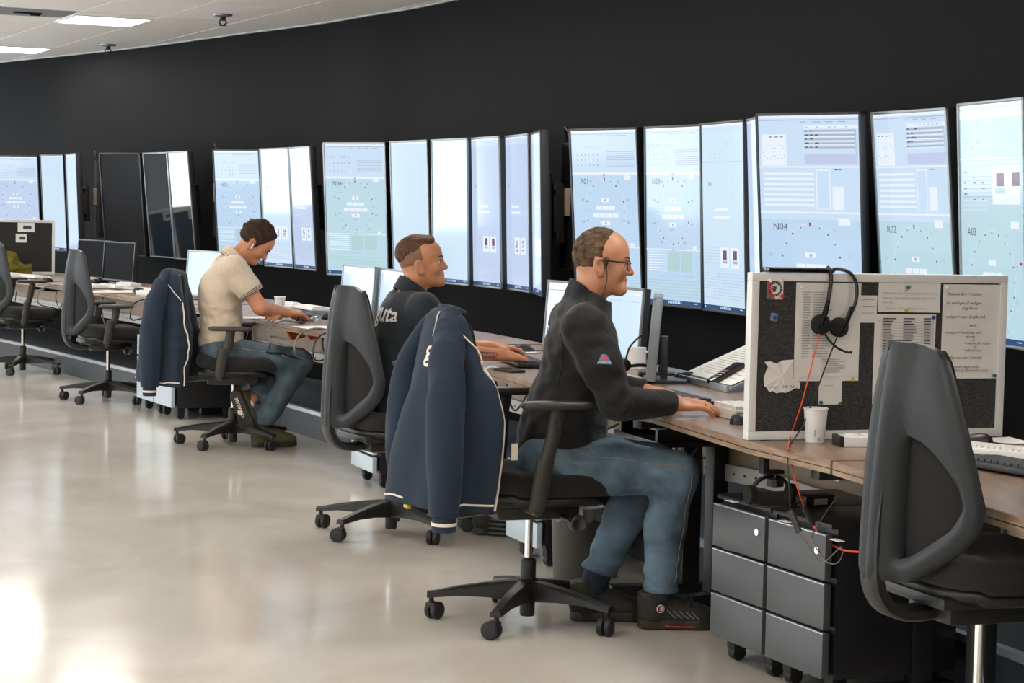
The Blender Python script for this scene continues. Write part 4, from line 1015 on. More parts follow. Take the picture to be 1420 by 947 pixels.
# ---- the young man in the navy polo shirt (middle)
def man_navy():
    t = person((-0.508, 8.802), 20, 'seated young man in a navy polo shirt with swept-back hair, middle of the three')
    R = rotm(-0.13, -0.36); ear = (0.118, 0.0, 1.156); hd = head_fn(ear, R, 0.97, 1.02, 1.1)
    HR = hand_pts((0.440, -0.140, 0.785), (0.97, 0.18, -0.12), (0.1, -0.2, 1), (0.1, 1, 0), [0.40, 0.36, 0.38, 0.45, 0.2], 0.8)
    HL = hand_pts((0.500, 0.150, 0.800), (0.97, -0.10, -0.06), (0.1, 0, 1), (0, -1, 0), [0.45, 0.42, 0.45, 0.5, 0.3], 0.4)
    hR, hL = hand_fn(HR), hand_fn(HL)
    AR = [(0.078, -0.170, 0.985), (0.140, -0.205, 0.810), (0.440, -0.140, 0.785)]; AL = [(0.078, 0.170, 0.985), (0.20, 0.225, 0.80), (0.500, 0.150, 0.80)]
    LEGS = [[(-0.02, s * 0.095, 0.545), (0.42, s * 0.11, 0.525), (0.42, s * 0.11, 0.11)] for s in (-1, 1)]
    def body(P):
        S = mir(P); d = smin(hd(P), cap(P, (0.060, 0, 1.01), (0.098, 0, 1.12), 0.058, 0.055), 0.03)
        core = uni([ell(S, (0.0, 0, 0.68), (0.085, 0.115, 0.17)), ell(S, (0.045, 0, 0.90), (0.085, 0.125, 0.14)), cap(S, (0.06, 0.05, 0.99), (0.075, 0.15, 0.975), 0.04)], 0.05); d = smin(d, core, 0.03)
        for A in (AR, AL): d = smin(d, chain(P, A, [0.050, 0.040, 0.026], 0.02), 0.02)
        for L in LEGS: d = smin(d, chain(P, L, [0.07, 0.048, 0.035], 0.02), 0.02)
        return smin(smin(d, hR(P), 0.012), hL(P), 0.012)
    bd = solid('body', body, (-0.10, -0.27, 0.06), (0.70, 0.28, 1.30), 0.0052, 'skin_warm', t); face_parts(t, ear, R, 0.97, 'hair_brown'); mouth(t, body, ear, R, 0.97, 'hair_brown')
    def Qh(P): return ((P - np.asarray(ear)) @ R) / 0.97
    def hair(P):
        Q = Qh(P); S = mir(Q); st = wrinkle(Q, 230, 5, 0.0024, (0.25, 1.6, 0.6))
        top = uni([ell(S, (-0.020, 0, 0.072), (0.094, 0.069, 0.078)), ell(S, (0.040, 0, 0.112), (0.040, 0.050, 0.026))], 0.02) + st
        top = smax(top, 0.062 + 0.20 * Q[:, 0] * (Q[:, 0] > 0) - 0.25 * (Q[:, 0] + 0.04) * (Q[:, 0] < -0.04) * 1.6 - 0.06 * (Q[:, 0] < -0.04) * 0 - Q[:, 2] + np.minimum(0, (Q[:, 0] + 0.04)) * 1.3, 0.012)
        return smax(top, Q[:, 0] - 0.070, 0.008)
    solid('hair', hair, (-0.02, -0.11, 1.08), (0.25, 0.11, 1.34), 0.0035, 'hair_brown', t)
    def fade(P):
        Q = Qh(P); S = mir(Q); d = ell(S, (-0.005, 0, 0.045), (0.0950, 0.0752, 0.0905))
        d = smax(d, Q[:, 0] - 0.042 - 0.2 * (Q[:, 2] - 0.05), 0.006); d = smax(d, -(Q[:, 2] - np.where(Q[:, 0] < -0.03, -0.026, 0.026)), 0.012); return smax(d, Q[:, 2] - 0.10, 0.01)
    solid('hair_sides', fade, (-0.02, -0.11, 1.06), (0.25, 0.11, 1.32), 0.0038, 'hair_fade', t)
    def shirt(P):
        S = mir(P)
        d = uni([ell(S, (-0.010, 0, 0.60), (0.125, 0.165, 0.12)), ell(S, (0.005, 0, 0.72), (0.125, 0.160, 0.17)), ell(S, (0.040, 0, 0.88), (0.125, 0.168, 0.17)), cap(S, (0.055, 0.06, 1.00), (0.072, 0.150, 0.975), 0.058, 0.066)], 0.06)
        for A in (AR, AL):
            a = np.array(A[0]); b = np.array(A[1]); e = a + (b - a) * 0.62; f_ = (b - a) / np.linalg.norm(b - a)
            sl = smax(cap(P, a, b, 0.074, 0.066), (P - e) @ f_, 0.005); d = smin(d, sl, 0.025)
        d = d + wrinkle(P, 42, 4, 0.0045, (1, 0.7, 1.2)) + wrinkle(P, 80, 8, 0.0018)
        d = smax(d, 0.50 - P[:, 2], 0.01)
        d = smax(d, -cap(P, (0.055, 0, 0.97), (0.105, 0, 1.14), 0.060, 0.062), 0.006)
        return d
    sh = solid('polo_shirt', shirt, (-0.18, -0.31, 0.48), (0.22, 0.31, 1.08), 0.006, 'shirt_navy', t)
    def collar(P):
        a, b = np.array((0.054, 0, 1.012)), np.array((0.090, 0, 1.092)); ax = (b - a) / np.linalg.norm(b - a); h_ = (P - a) @ ax
        r = np.linalg.norm(P - a - h_[:, None] * ax, axis=1); return smax(np.abs(r - (0.074 - 0.10 * (h_ - 0.04))) - 0.005, np.abs(h_ - 0.045 + 0.22 * (P[:, 0] - 0.07)) - 0.036, 0.004)
    solid('collar', collar, (-0.06, -0.13, 0.96), (0.22, 0.13, 1.15), 0.0042, 'shirt_navy', sh)
    me = text_mesh('guta', 0.112, align='CENTER', bold=0.0022); bm = bmesh.new(); bm.from_mesh(me); bmesh.ops.subdivide_edges(bm, edges=[e for e in bm.edges if e.calc_length() > 0.02], cuts=2); bmesh.ops.triangulate(bm, faces=bm.faces); bm.to_mesh(me); bm.free()
    me.materials.append(M['white_print'])
    on_surface(shirt, me, lambda x, y: (-0.085 + y * 0.45, -x - 0.070, 0.930 + y), 0.0025); put('back_lettering', me, sh, 0)
    # tattoo on the near forearm
    tt = MB()
    for k in range(5):
        c0 = np.array((0.33 + 0.018 * k, -0.168 + 0.004 * k, 0.79)); pts = snap(body, [c0 + np.array((0.010 * math.cos(a), -0.03, 0.012 * math.sin(a))) for a in [2 * PI * q / 12 for q in range(12)]], 0.0006); tt.tube(pts, 0.0016, 5, closed=True)
    for z_ in (-0.018, 0.018): tt.tube(snap(body, [(0.31, -0.21, 0.79 + z_), (0.36, -0.20, 0.79 + z_ * 0.8), (0.41, -0.19, 0.785 + z_ * 0.9)], 0.0006), 0.0018, 5)
    tt.build('tattoo', 'tattoo', bd)
    def trousers(P):
        d = uni([chain(P, L, [0.100, 0.068, 0.055], 0.03) for L in LEGS], 0.02); d = smin(d, ell(mir(P), (-0.01, 0, 0.56), (0.125, 0.165, 0.09)), 0.04)
        return smax(d + wrinkle(P, 50, 12, 0.004), 0.12 - P[:, 2], 0.004)
    solid('trousers', trousers, (-0.17, -0.25, 0.09), (0.52, 0.25, 0.68), 0.008, 'denim_dark', t)
    for s in (-1, 1):
        o = np.array((0.395, s * 0.11, 0.001)); fn, so, _ = shoe_fn(o, 0.0, 0.09)
        q = solid('shoe', fn, o + (-0.08, -0.08, 0.0), o + (0.26, 0.08, 0.17), 0.007, 'shoe_dark', t); solid('sole', so, o + (-0.08, -0.09, -0.01), o + (0.27, 0.09, 0.05), 0.007, 'sole', q)
    return t
man_navy()

# ---- the man in the beige polo shirt (farthest)
def man_beige():
    t = person((-1.629, 11.939), 16, 'seated man in a beige polo shirt bent over his desk, farthest of the three')
    R = rotm(0.80, -0.22); ear = (0.105, 0.0, 1.186); hd = head_fn(ear, R, 1.0)
    HR = hand_pts((0.300, -0.060, 0.785), (0.90, 0.40, -0.10), (0, 0, 1), (0, 1, 0), [0.35, 0.35, 0.4, 0.45, 0.3], 0.4)
    HL = hand_pts((0.250, -0.050, 0.775), (-0.40, -0.86, 0.10), (0.55, -0.35, 0.75), (-0.8, 0.4, 0.3), [1.0, 1.0, 1.0, 1.0, 0.2], 0.2)
    hR, hL = hand_fn(HR), hand_fn(HL)
    AR = [(-0.030, -0.175, 1.045), (0.120, -0.205, 0.825), (0.300, -0.060, 0.785)]; AL = [(-0.030, 0.175, 1.045), (0.20, 0.215, 0.80), (0.255, -0.045, 0.775)]
    LEGS = [[(-0.085, -0.095, 0.545), (0.370, -0.105, 0.500), (0.170, -0.085, 0.150)], [(-0.085, 0.095, 0.545), (0.340, 0.095, 0.495), (0.095, -0.055, 0.275)]]
    def body(P):
        S = mir(P); d = smin(hd(P), cap(P, (-0.030, 0, 1.06), (0.075, 0, 1.165), 0.060, 0.055), 0.03)
        core = uni([ell(S, (-0.07, 0, 0.68), (0.085, 0.12, 0.17)), ell(S, (-0.085, 0, 0.90), (0.085, 0.13, 0.15)), cap(S, (-0.04, 0.05, 1.05), (-0.03, 0.15, 1.03), 0.04)], 0.05); d = smin(d, core, 0.03)
        for A in (AR, AL): d = smin(d, chain(P, A, [0.052, 0.044, 0.028], 0.02), 0.02)
        for L in LEGS: d = smin(d, chain(P, L, [0.07, 0.048, 0.036], 0.02), 0.02)
        d = smin(d, cap(P, (0.095, -0.055, 0.275), (0.060, -0.085, 0.235), 0.036, 0.030), 0.01)
        return smin(smin(d, hR(P), 0.010), hL(P), 0.006)
    solid('body', body, (-0.18, -0.28, 0.12), (0.48, 0.29, 1.34), 0.0055, 'skin_warm', t); face_parts(t, ear, R, 1.0, 'hair_dark'); mouth(t, body, ear, R, 1.0, 'hair_dark')
    def hair(P):
        Q = (P - np.asarray(ear)) @ R; S = mir(Q)
        d = ell(S, (-0.008, 0, 0.054), (0.111, 0.088, 0.103)) + wrinkle(Q, 130, 5, 0.008) + wrinkle(Q, 260, 6, 0.004)
        front = Q[:, 0] - (0.060 + 0.3 * (Q[:, 2] - 0.09)) - wrinkle(Q, 120, 3, 0.004)
        low = -(Q[:, 2] - np.where(Q[:, 0] < -0.02, -0.030, 0.026)); d = smax(smax(d, front, 0.01), low, 0.016)
        return smin(d, cap(S, (0.022, 0.073, 0.035), (0.018, 0.074, -0.004), 0.011, 0.006), 0.008)
    solid('hair', hair, (-0.05, -0.13, 1.10), (0.27, 0.13, 1.37), 0.0042, 'hair_dark', t)
    def shirt(P):
        S = mir(P)
        d = uni([ell(S, (-0.075, 0, 0.59), (0.125, 0.175, 0.12)), ell(S, (-0.075, 0, 0.72), (0.118, 0.170, 0.16)), ell(S, (-0.085, 0, 0.89), (0.128, 0.178, 0.17)), cap(S, (-0.045, 0.06, 1.055), (-0.035, 0.150, 1.030), 0.066, 0.070)], 0.07)
        for A in (AR, AL):
            a = np.array(A[0]); b = np.array(A[1]); e = a + (b - a) * 0.66; f_ = (b - a) / np.linalg.norm(b - a)
            sl = smax(cap(P, a, b, 0.080, 0.074), (P - e) @ f_, 0.005); d = smin(d, sl, 0.03)
        d = d + wrinkle(P, 42, 4, 0.0055, (1, 0.6, 1.4)) + wrinkle(P, 80, 8, 0.002)
        d = smax(d, 0.505 - P[:, 2] - 0.2 * (P[:, 0] + 0.05), 0.01)
        return smax(d, -cap(P, (-0.045, 0, 1.03), (0.085, 0, 1.175), 0.062, 0.062), 0.006)
    sh = solid('polo_shirt', shirt, (-0.26, -0.31, 0.47), (0.17, 0.31, 1.16), 0.007, 'shirt_beige', t)
    def collar(P):
        a, b = np.array((-0.035, 0, 1.075)), np.array((0.045, 0, 1.150)); ax = (b - a) / np.linalg.norm(b - a); h_ = (P - a) @ ax
        r = np.linalg.norm(P - a - h_[:, None] * ax, axis=1); return smax(np.abs(r - (0.078 - 0.14 * (h_ - 0.04))) - 0.005, np.abs(h_ - 0.038) - 0.034, 0.004)
    solid('collar', collar, (-0.15, -0.13, 0.98), (0.16, 0.13, 1.24), 0.0048, 'shirt_beige', sh)
    ax = np.array((0.080, 0, 0.075)); ax /= np.linalg.norm(ax); u_ = np.array((-ax[2], 0, ax[0]))
    for off in (0.008, 0.015):
        MB().tube([Vector(np.array((-0.035, 0, 1.075)) + ax * off + 0.0855 * (u_ * math.cos(a) + np.array((0, 1, 0)) * math.sin(a))) for a in [2 * PI * k / 24 for k in range(24)]], 0.0022, 5, closed=True).build('collar_stripe', 'navy_cloth', sh)
    a = np.array(AR[0]); b = np.array(AR[1]); f_ = (b - a) / np.linalg.norm(b - a); c = a + (b - a) * 0.655; s1 = np.cross(f_, (0, 1, 0)); s1 /= np.linalg.norm(s1); s2 = np.cross(f_, s1)
    for off in (-0.006, -0.016): MB().tube(snap(shirt, [c + f_ * off + 0.085 * (s1 * math.cos(q) + s2 * math.sin(q)) for q in [2 * PI * k / 24 for k in range(24)]], 0.0006), 0.0022, 5, closed=True).build('sleeve_stripe', 'navy_cloth', sh)
    MB().tube([Vector(R @ np.array(q)) + Vector(ear) for q in ((0.004, -0.082, 0.004), (0.012, -0.083, -0.010), (0.013, -0.083, -0.024))], [0.006, 0.004, 0.003], 8).build('earbud', 'white_plastic', t)
    def jeans(P):
        d = uni([chain(P, L, [0.105, 0.078, 0.060], 0.03) for L in LEGS], 0.012); d = smin(d, ell(mir(P), (-0.08, 0, 0.56), (0.125, 0.17, 0.09)), 0.04)
        d = d + wrinkle(P, 50, 12, 0.0055, (0.8, 0.8, 1.1)); low = np.where(P[:, 0] < 0.20, np.where(P[:, 1] > -0.075, 0.0, 0.0), 0)
        for (a_, b_, e_) in ((LEGS[0][1], LEGS[0][2], 0.98), (LEGS[1][1], LEGS[1][2], 0.93)):
            A, B = np.array(a_), np.array(b_); f = (B - A) / np.linalg.norm(B - A); q = A + (B - A) * e_
            d = smax(d, np.where((np.linalg.norm(P - B, axis=1) < 0.12) & (cap(P, LEGS[1][1], LEGS[1][2], 0.06, 0.06) < cap(P, LEGS[0][1], LEGS[0][2], 0.06, 0.06)), (P - q) @ f, -1.0), 0.004) if e_ < 0.97 else d
        return smax(d, 0.13 - P[:, 2], 0.004)
    je = solid('jeans', jeans, (-0.22, -0.24, 0.10), (0.48, 0.24, 0.68), 0.0075, 'denim_green', t)
    for pts in ([(-0.02, -0.21, 0.60), (0.15, -0.21, 0.575), (0.30, -0.21, 0.55)],): MB().tube(snap(jeans, spline(pts, 7), 0.0004), 0.002, 5).build('stitching', 'stitch', je)
    MB().box((0, 0, 0), (0.022, 0.003, 0.013), ch=0.001).build('leg_tag', 'stitch', je).location = snap(jeans, [(0.26, -0.22, 0.555)], 0.002)[0]
    MB().tube(snap(jeans, spline([(0.17, -0.22, 0.585), (0.26, -0.21, 0.565), (0.36, -0.20, 0.535)], 6), 0.001), 0.006, 6, flat=2.2).build('leg_pocket', 'denim_dark', je)
    sk = solid('sock', lambda P: smax(cap(P, (0.085, -0.062, 0.262), (0.045, -0.095, 0.215), 0.042, 0.040), -((P - np.array((0.082, -0.064, 0.262))) @ np.array((-0.6, -0.45, -0.66))), 0.003), (-0.03, -0.16, 0.14), (0.16, 0.02, 0.33), 0.005, 'sock_white', t)
    # the raised shoe shows its sole to the room; the other stands flat behind it
    X_ = np.array((0.36, -0.05, -0.93)); X_ /= np.linalg.norm(X_); Z_ = np.array((0.62, 0.76, 0.20)); Z_ -= X_ * (X_ @ Z_); Z_ /= np.linalg.norm(Z_)
    Rs = np.stack([X_, np.cross(Z_, X_), Z_], 1); o = np.array((0.000, -0.125, 0.285))
    def tilted(o, Rm, hi):
        f0, s0, _ = shoe_fn((0, 0, 0), 0.0, hi); return (lambda P: f0((P - o) @ Rm)), (lambda P: s0((P - o) @ Rm))
    fn, so = tilted(o, Rs, 0.075)
    q = solid('shoe', fn, o + (-0.14, -0.16, -0.25), o + (0.18, 0.15, 0.12), 0.0055, 'shoe_olive', t); sl = solid('sole', so, o + (-0.14, -0.16, -0.26), o + (0.18, 0.15, 0.12), 0.0055, 'sole', q)
    RR = Matrix([list(r) for r in Rs]).to_4x4()
    me = text_mesh('STRAUSS', 0.030, extrude=0.0008, align='CENTER', spacing=1.1, bold=0.0008); me.materials.append(M['piping']); L_ = put('sole_lettering', me, sl, 0)
    L_.matrix_local = Matrix.Translation(Vector(o)) @ RR @ Matrix.Translation((0.055, -0.012, -0.001)) @ Matrix.Rotation(PI, 4, 'Y')
    g = MB()
    for i in range(6):
        for j in range(4): g.box((0.115 + 0.017 * i, -0.030 + 0.019 * j, -0.001), (0.011, 0.013, 0.004))
    g_ = g.build('tread', 'shoe_dark', sl); g_.matrix_local = Matrix.Translation(Vector(o)) @ RR; g_['kind'] = 'stuff'
    lc = MB().tube(snap(fn, [o + Rs @ np.array(v) for v in ((0.04, 0.03, 0.12), (0.07, 0.02, 0.11), (0.05, -0.02, 0.13), (0.09, -0.03, 0.10))], 0.003), 0.003, 5); lc.build('lace', 'stitch', q)
    o2 = np.array((0.150, -0.085, 0.001)); f2, s2_, _ = shoe_fn(o2, 0.1, 0.11)
    q2 = solid('shoe', f2, o2 + (-0.08, -0.09, 0.0), o2 + (0.27, 0.10, 0.18), 0.007, 'shoe_olive', t); solid('sole', s2_, o2 + (-0.08, -0.09, -0.01), o2 + (0.27, 0.10, 0.05), 0.007, 'sole', q2)
    return t
man_beige()
# ------------------------------------------------------------------ navy jackets hung over chair backs
def interp(z, zs, vs): return np.interp(z, zs, vs)
def make_jacket(loc, yaw, label, front=0.0, letters=True, seed=3, sc=1.0):
    t = empty('hung_jacket', loc, math.radians(yaw)); tag(t, label, 'jacket', 'navy jackets hung on chairs'); t.scale = (sc, sc, sc)
    ZS = [0.36, 0.45, 0.60, 0.72, 0.82, 0.92, 0.99, 1.05, 1.09]
    def shape(P):
        z = P[:, 2]
        xr = interp(z, ZS, [-0.472, -0.470, -0.455, -0.430, -0.405, -0.385, -0.368, -0.350, -0.335]); xf = interp(z, ZS, [-0.265, -0.255, -0.230, -0.225, -0.245, -0.255, -0.258, -0.262, -0.270]) + front
        hw = interp(z, ZS, [0.278, 0.280, 0.280, 0.275, 0.258, 0.215, 0.175, 0.140, 0.105]); hd = (xf - xr) / 2; xc = (xf + xr) / 2
        x, y = P[:, 0] - xc + 0.10 * np.minimum((np.abs(P[:, 1]) / 0.28) ** 2, 1.2) * -1.0 + 0.02, P[:, 1]
        q = (np.abs(x / hd) ** 2.4 + np.abs(y / hw) ** 2.4) ** (1 / 2.4)
        return smax((q - 1) * np.minimum(hd, hw) * 0.9, z - 1.085, 0.05)
    def body(P):
        fold = 0.010 * np.sin(P[:, 1] * 26 + 3 * P[:, 2] + seed) * np.clip((1.02 - P[:, 2]) * 2.2, 0, 1) + 0.006 * np.sin(P[:, 0] * 48 + P[:, 1] * 20 - 2 * P[:, 2] + seed) * np.clip((1.05 - P[:, 2]) * 2, 0, 1) + wrinkle(P, 30, seed, 0.003)
        d = shape(P) + fold
        return d
    def hem(P): return 0.425 + 0.10 * (P[:, 0] + 0.40) * -0.6 - P[:, 2]
    def coat(P):
        d = body(P); d = smax(d, -(d + 0.016), 0.004); d = smax(d, hem(P), 0.004)
        return d
    bd = solid('jacket_body', coat, (-0.54, -0.34, 0.36), (-0.02, 0.34, 1.12), 0.007, 'navy_cloth', t)
    def sleeve(A, rs):
        AA = [tuple(p) for p in spline(A, 5)]; RR_ = list(np.interp(np.linspace(0, 1, len(AA)), np.linspace(0, 1, len(rs)), rs))
        def fn(P):
            q = P.copy(); d = chain(q, AA, RR_, 0.004) + 0.0035 * np.sin(P[:, 0] * 50 + P[:, 1] * 60 + P[:, 2] * 3 + seed) + wrinkle(P, 40, seed + 2, 0.0018, (1, 1, 0.3))
            return smax(d, A[-1][2] - P[:, 2], 0.004)
        return fn
    for nm, A, rs in (('sleeve', [(-0.325, -0.085, 1.050), (-0.362, -0.185, 0.94), (-0.385, -0.250, 0.80), (-0.392, -0.282, 0.60), (-0.392, -0.280, 0.415)], [0.036, 0.056, 0.062, 0.060, 0.046]),
                      ('sleeve', [(-0.335, 0.10, 1.03), (-0.385, 0.16, 0.90), (-0.410, 0.15, 0.75), (-0.430, 0.12, 0.60), (-0.420, 0.08, 0.455)], [0.030, 0.046, 0.054, 0.054, 0.042])):
        f_ = sleeve(A, rs); A_ = np.array(A); so = solid(nm, f_, A_.min(0) - 0.10, A_.max(0) + 0.10, 0.006, 'navy_cloth', t)
        e = A_[-1]; r = rs[-1] * 0.86
        cu = MB().lathe([(r * 0.8, 0.01), (r, 0.006), (r * 1.02, -0.02), (r * 0.98, -0.048), (r * 0.75, -0.05)], c=tuple(e), n=20).build('cuff', 'navy_cloth', so)
        MB().lathe([(r * 0.99, -0.018), (r * 1.05, -0.017), (r * 1.05, -0.028), (r * 0.99, -0.029)], c=tuple(e), n=20).build('cuff_stripe', 'piping', so)
    # pale piping: hem, front edge, shoulder seams
    hemz = lambda x: 0.425 - 0.06 * (x + 0.40) + 0.030
    near_hem = [(-0.42 + 0.02 * k, -0.33, hemz(-0.42 + 0.02 * k)) for k in range(12)]
    MB().tube(snap(body, near_hem, 0.001), 0.0035, 6, flat=1.0).build('hem_piping', 'piping', bd)
    MB().tube(snap(body, [(-0.60, 0.20 - 0.04 * k, 0.462) for k in range(9)], 0.001), 0.0035, 6).build('hem_piping', 'piping', bd)
    ed = snap(body, spline([(-0.22, -0.21, 0.90), (-0.19, -0.25, 0.80), (-0.165, -0.265, 0.68), (-0.175, -0.27, 0.55), (-0.20, -0.275, 0.425)], 6), 0.002); MB().tube(ed, 0.0045, 6).build('front_piping', 'piping', bd)
    MB().tube(snap(body, spline([(-0.36, -0.13, 1.04), (-0.31, -0.18, 1.00), (-0.27, -0.20, 0.96), (-0.23, -0.21, 0.91)], 5), 0.002), 0.0028, 6).build('shoulder_piping', 'piping', bd)
    MB().tube(snap(body, spline([(-0.36, -0.06, 1.075), (-0.375, -0.075, 1.03), (-0.39, -0.08, 0.99)], 5), 0.002), 0.0026, 6).build('shoulder_piping', 'piping', bd)
    # collar loop standing over the chair back
    MB().tube(spline([(-0.27, -0.08, 1.060), (-0.30, -0.065, 1.075), (-0.325, 0.0, 1.080), (-0.30, 0.065, 1.075), (-0.27, 0.08, 1.060)], 6), 0.012, 8, flat=1.2).build('collar', 'navy_cloth', bd)
    if letters:
        me = text_mesh('guta', 0.105, align='LEFT', bold=0.002); bm = bmesh.new(); bm.from_mesh(me); bmesh.ops.subdivide_edges(bm, edges=[e for e in bm.edges if e.calc_length() > 0.02], cuts=2); bmesh.ops.triangulate(bm, faces=bm.faces); bm.to_mesh(me); bm.free()
        me.materials.append(M['piping']); on_surface(body, me, lambda x, y: (-0.415, -x - 0.065, 0.915 + y), 0.003); put('back_lettering', me, bd, 0)
        MB().box((-0.43, 0.02, 0.41), (0.012, 0.05, 0.016)).build('inner_tag', 'yellow_tag', bd); MB().box((-0.150, -0.262, 0.62), (0.022, 0.006, 0.055), ch=0.001).build('pocket_label', 'piping', bd)
    return t
make_jacket((0.0725, 6.946, 0), 19, 'navy jacket with pale piping hung over the chair of the man with glasses')
make_jacket((-1.690, 11.939, -0.055), 3, 'navy jacket with pale piping hung over the chair of the beige-shirted man', letters=False, seed=5, front=0.06)
# ------------------------------------------------------------------ desks
def at(x, y, z):
    """the point at height z that shows at pixel (x, y)"""
    d = _fw * F_PX + _rt * (x - 710) - _up * (y - 473.5); t = (z - CAM_H) / d.z; return Vector((d.x * t, d.y * t, z))
def atd(x, y, Y):
    d = _fw * F_PX + _rt * (x - 710) - _up * (y - 473.5); return Vector((0, 0, CAM_H)) + d * (Y / d.y)
def offset_line(line, off):
    out = []; n = len(line)
    for i, p in enumerate(line):
        a, b = line[max(i - 1, 0)], line[min(i + 1, n - 1)]; tx, ty = unit(b[0] - a[0], b[1] - a[1]); out.append((p[0] - ty * off, p[1] + tx * off))
    return out
def cable(name, pts, r, material, parent, n=6): return MB().tube(spline(pts, 7), r, n).build(name, material, parent, smooth=1.2)
DESKS = [
 ('desk at the far left under the small dark pinboard', [(-6.3, 21.2), (-4.58, 18.21), (-4.07, 17.30)]),
 ('desk with the two black monitors and scattered white keyboards', [(-4.04, 17.24), (-3.28, 15.89), (-2.51, 14.45), (-2.26, 13.87)]),
 ('desk the beige-shirted man leans on', [(-2.23, 13.81), (-1.67, 12.49), (-0.97, 11.09), (-0.64, 10.20)]),
 ('desk in front of the young man in the navy shirt', [(-0.62, 10.14), (-0.08, 8.65), (0.327, 7.25)]),
 ('desk in front of the man with glasses', [(0.340, 7.20), (0.485, 6.99), (0.723, 6.117), (0.899, 5.672)]),
 ('desk in the right foreground carrying the white-framed pinboard', [(0.903, 5.655), (1.18, 4.64), (1.75, 2.4)])]
TH = 0.038
desk_obj = []
FULL = [p for _, l in DESKS for p in l]
def back_of(p, off):
    """the point behind p on the desks' smoothed back line"""
    i = FULL.index(p); a, b = FULL[max(i - 4, 0)], FULL[min(i + 4, len(FULL) - 1)]; tx, ty = unit(b[0] - a[0], b[1] - a[1]); return (p[0] - ty * off, p[1] + tx * off)
rnd = random.Random(4)
for k, (lab, line) in enumerate(DESKS):
    t = empty('desk', (0, 0, 0)); tag(t, 'walnut-topped ' + lab, 'desk', 'walnut control desks'); desk_obj.append(t)
    back = [back_of(p, 0.88) for p in line]
    MB().prism(line + back[::-1], DZ - TH + 0.003, DZ).build('worktop', 'wood_top', t, smooth=0)
    ribbon('edge_band', line, -0.003, 0.004, DZ - TH, DZ - 0.001, 'wood_edge', t)
    ribbon('edge_line', line, -0.0035, 0.0, DZ - TH * 0.62, DZ - TH * 0.55, 'chair_black', t)
    ml = [back_of(p, 0.46) for p in line]; ribbon('modesty_panel', ml, 0, 0.018, 0.50, DZ - TH, 'panel_beige', t)
    tl = [back_of(p, 0.445) for p in line]; ribbon('cable_tray', tl, -0.01, 0.012, 0.455, 0.515, 'tray_white', t)
    # punched holes of the tray
    m = MB()
    for a, b in zip(tl, tl[1:]):
        L = math.hypot(b[0] - a[0], b[1] - a[1]); tx, ty = (b[0] - a[0]) / L, (b[1] - a[1]) / L; rz = math.atan2(ty, tx)
        for i in range(int(L / 0.06)):
            s = 0.03 + i * 0.06; m.box((a[0] + tx * s + ty * 0.0105, a[1] + ty * s - tx * 0.0105, 0.485), (0.009, 0.003, 0.009), rz=rz)
    h_ = m.build('tray_hole', 'ink', t, smooth=0); h_['kind'] = 'stuff'
    # steel legs: a foot, a column and a top rail
    ends = [(0.12, 0), (-0.12, -1)]
    for e in ends:
        p, q = (line[0], line[1]) if e[1] == 0 else (line[-1], line[-2]); tx, ty = unit(q[0] - p[0], q[1] - p[1]); bx_, by_ = p[0] + tx * 0.14, p[1] + ty * 0.14
        sx, sy = (tx, ty) if e[1] == 0 else (-tx, -ty); nx, ny = -sy, sx; rz = math.atan2(ny, nx)
        lg = MB().box((bx_ + nx * 0.40, by_ + ny * 0.40, 0.36), (0.07, 0.05, 0.62), rz=rz, ch=0.006).box((bx_ + nx * 0.38, by_ + ny * 0.38, 0.675), (0.70, 0.05, 0.035), rz=rz, ch=0.004)
        lg.box((bx_ + nx * 0.30, by_ + ny * 0.30, 0.025), (0.42, 0.06, 0.05), rz=rz, ch=0.01); lg.build('leg', 'black_plastic', t)
        MB().box((bx_ + nx * 0.12, by_ + ny * 0.12, 0.672), (0.05, 0.045, 0.04), rz=rz, ch=0.003).build('rail_end', 'alu', t)
    # cables drooping below the top
    for i in range(9 if k in (1, 2, 3) else 5):
        s = rnd.uniform(0.1, 0.9); seg = rnd.randrange(len(line) - 1); p = Vector((*line[seg], 0)).lerp(Vector((*line[seg + 1], 0)), s); q = Vector((*line[seg], 0)).lerp(Vector((*line[seg + 1], 0)), min(s + rnd.uniform(0.06, 0.16), 1)); tx, ty = unit(line[seg + 1][0] - line[seg][0], line[seg + 1][1] - line[seg][1]); nn = Vector((-ty, tx, 0)); o1, o2 = rnd.uniform(0.25, 0.41), rnd.uniform(0.3, 0.41)
        z0, zm = 0.68, rnd.uniform(0.40, 0.56)
        cable('under_cable', [p + nn * o1 + Vector((0, 0, z0)), p.lerp(q, 0.2) + nn * (o1 - 0.03) + Vector((0, 0, (z0 + zm) / 2)), p.lerp(q, 0.55) + nn * o1 + Vector((0, 0, zm)), q + nn * o2 + Vector((0, 0, z0 - 0.10))], rnd.choice((0.004, 0.005, 0.006)), rnd.choice(('black_cable', 'black_cable', 'grey_cable')), t)
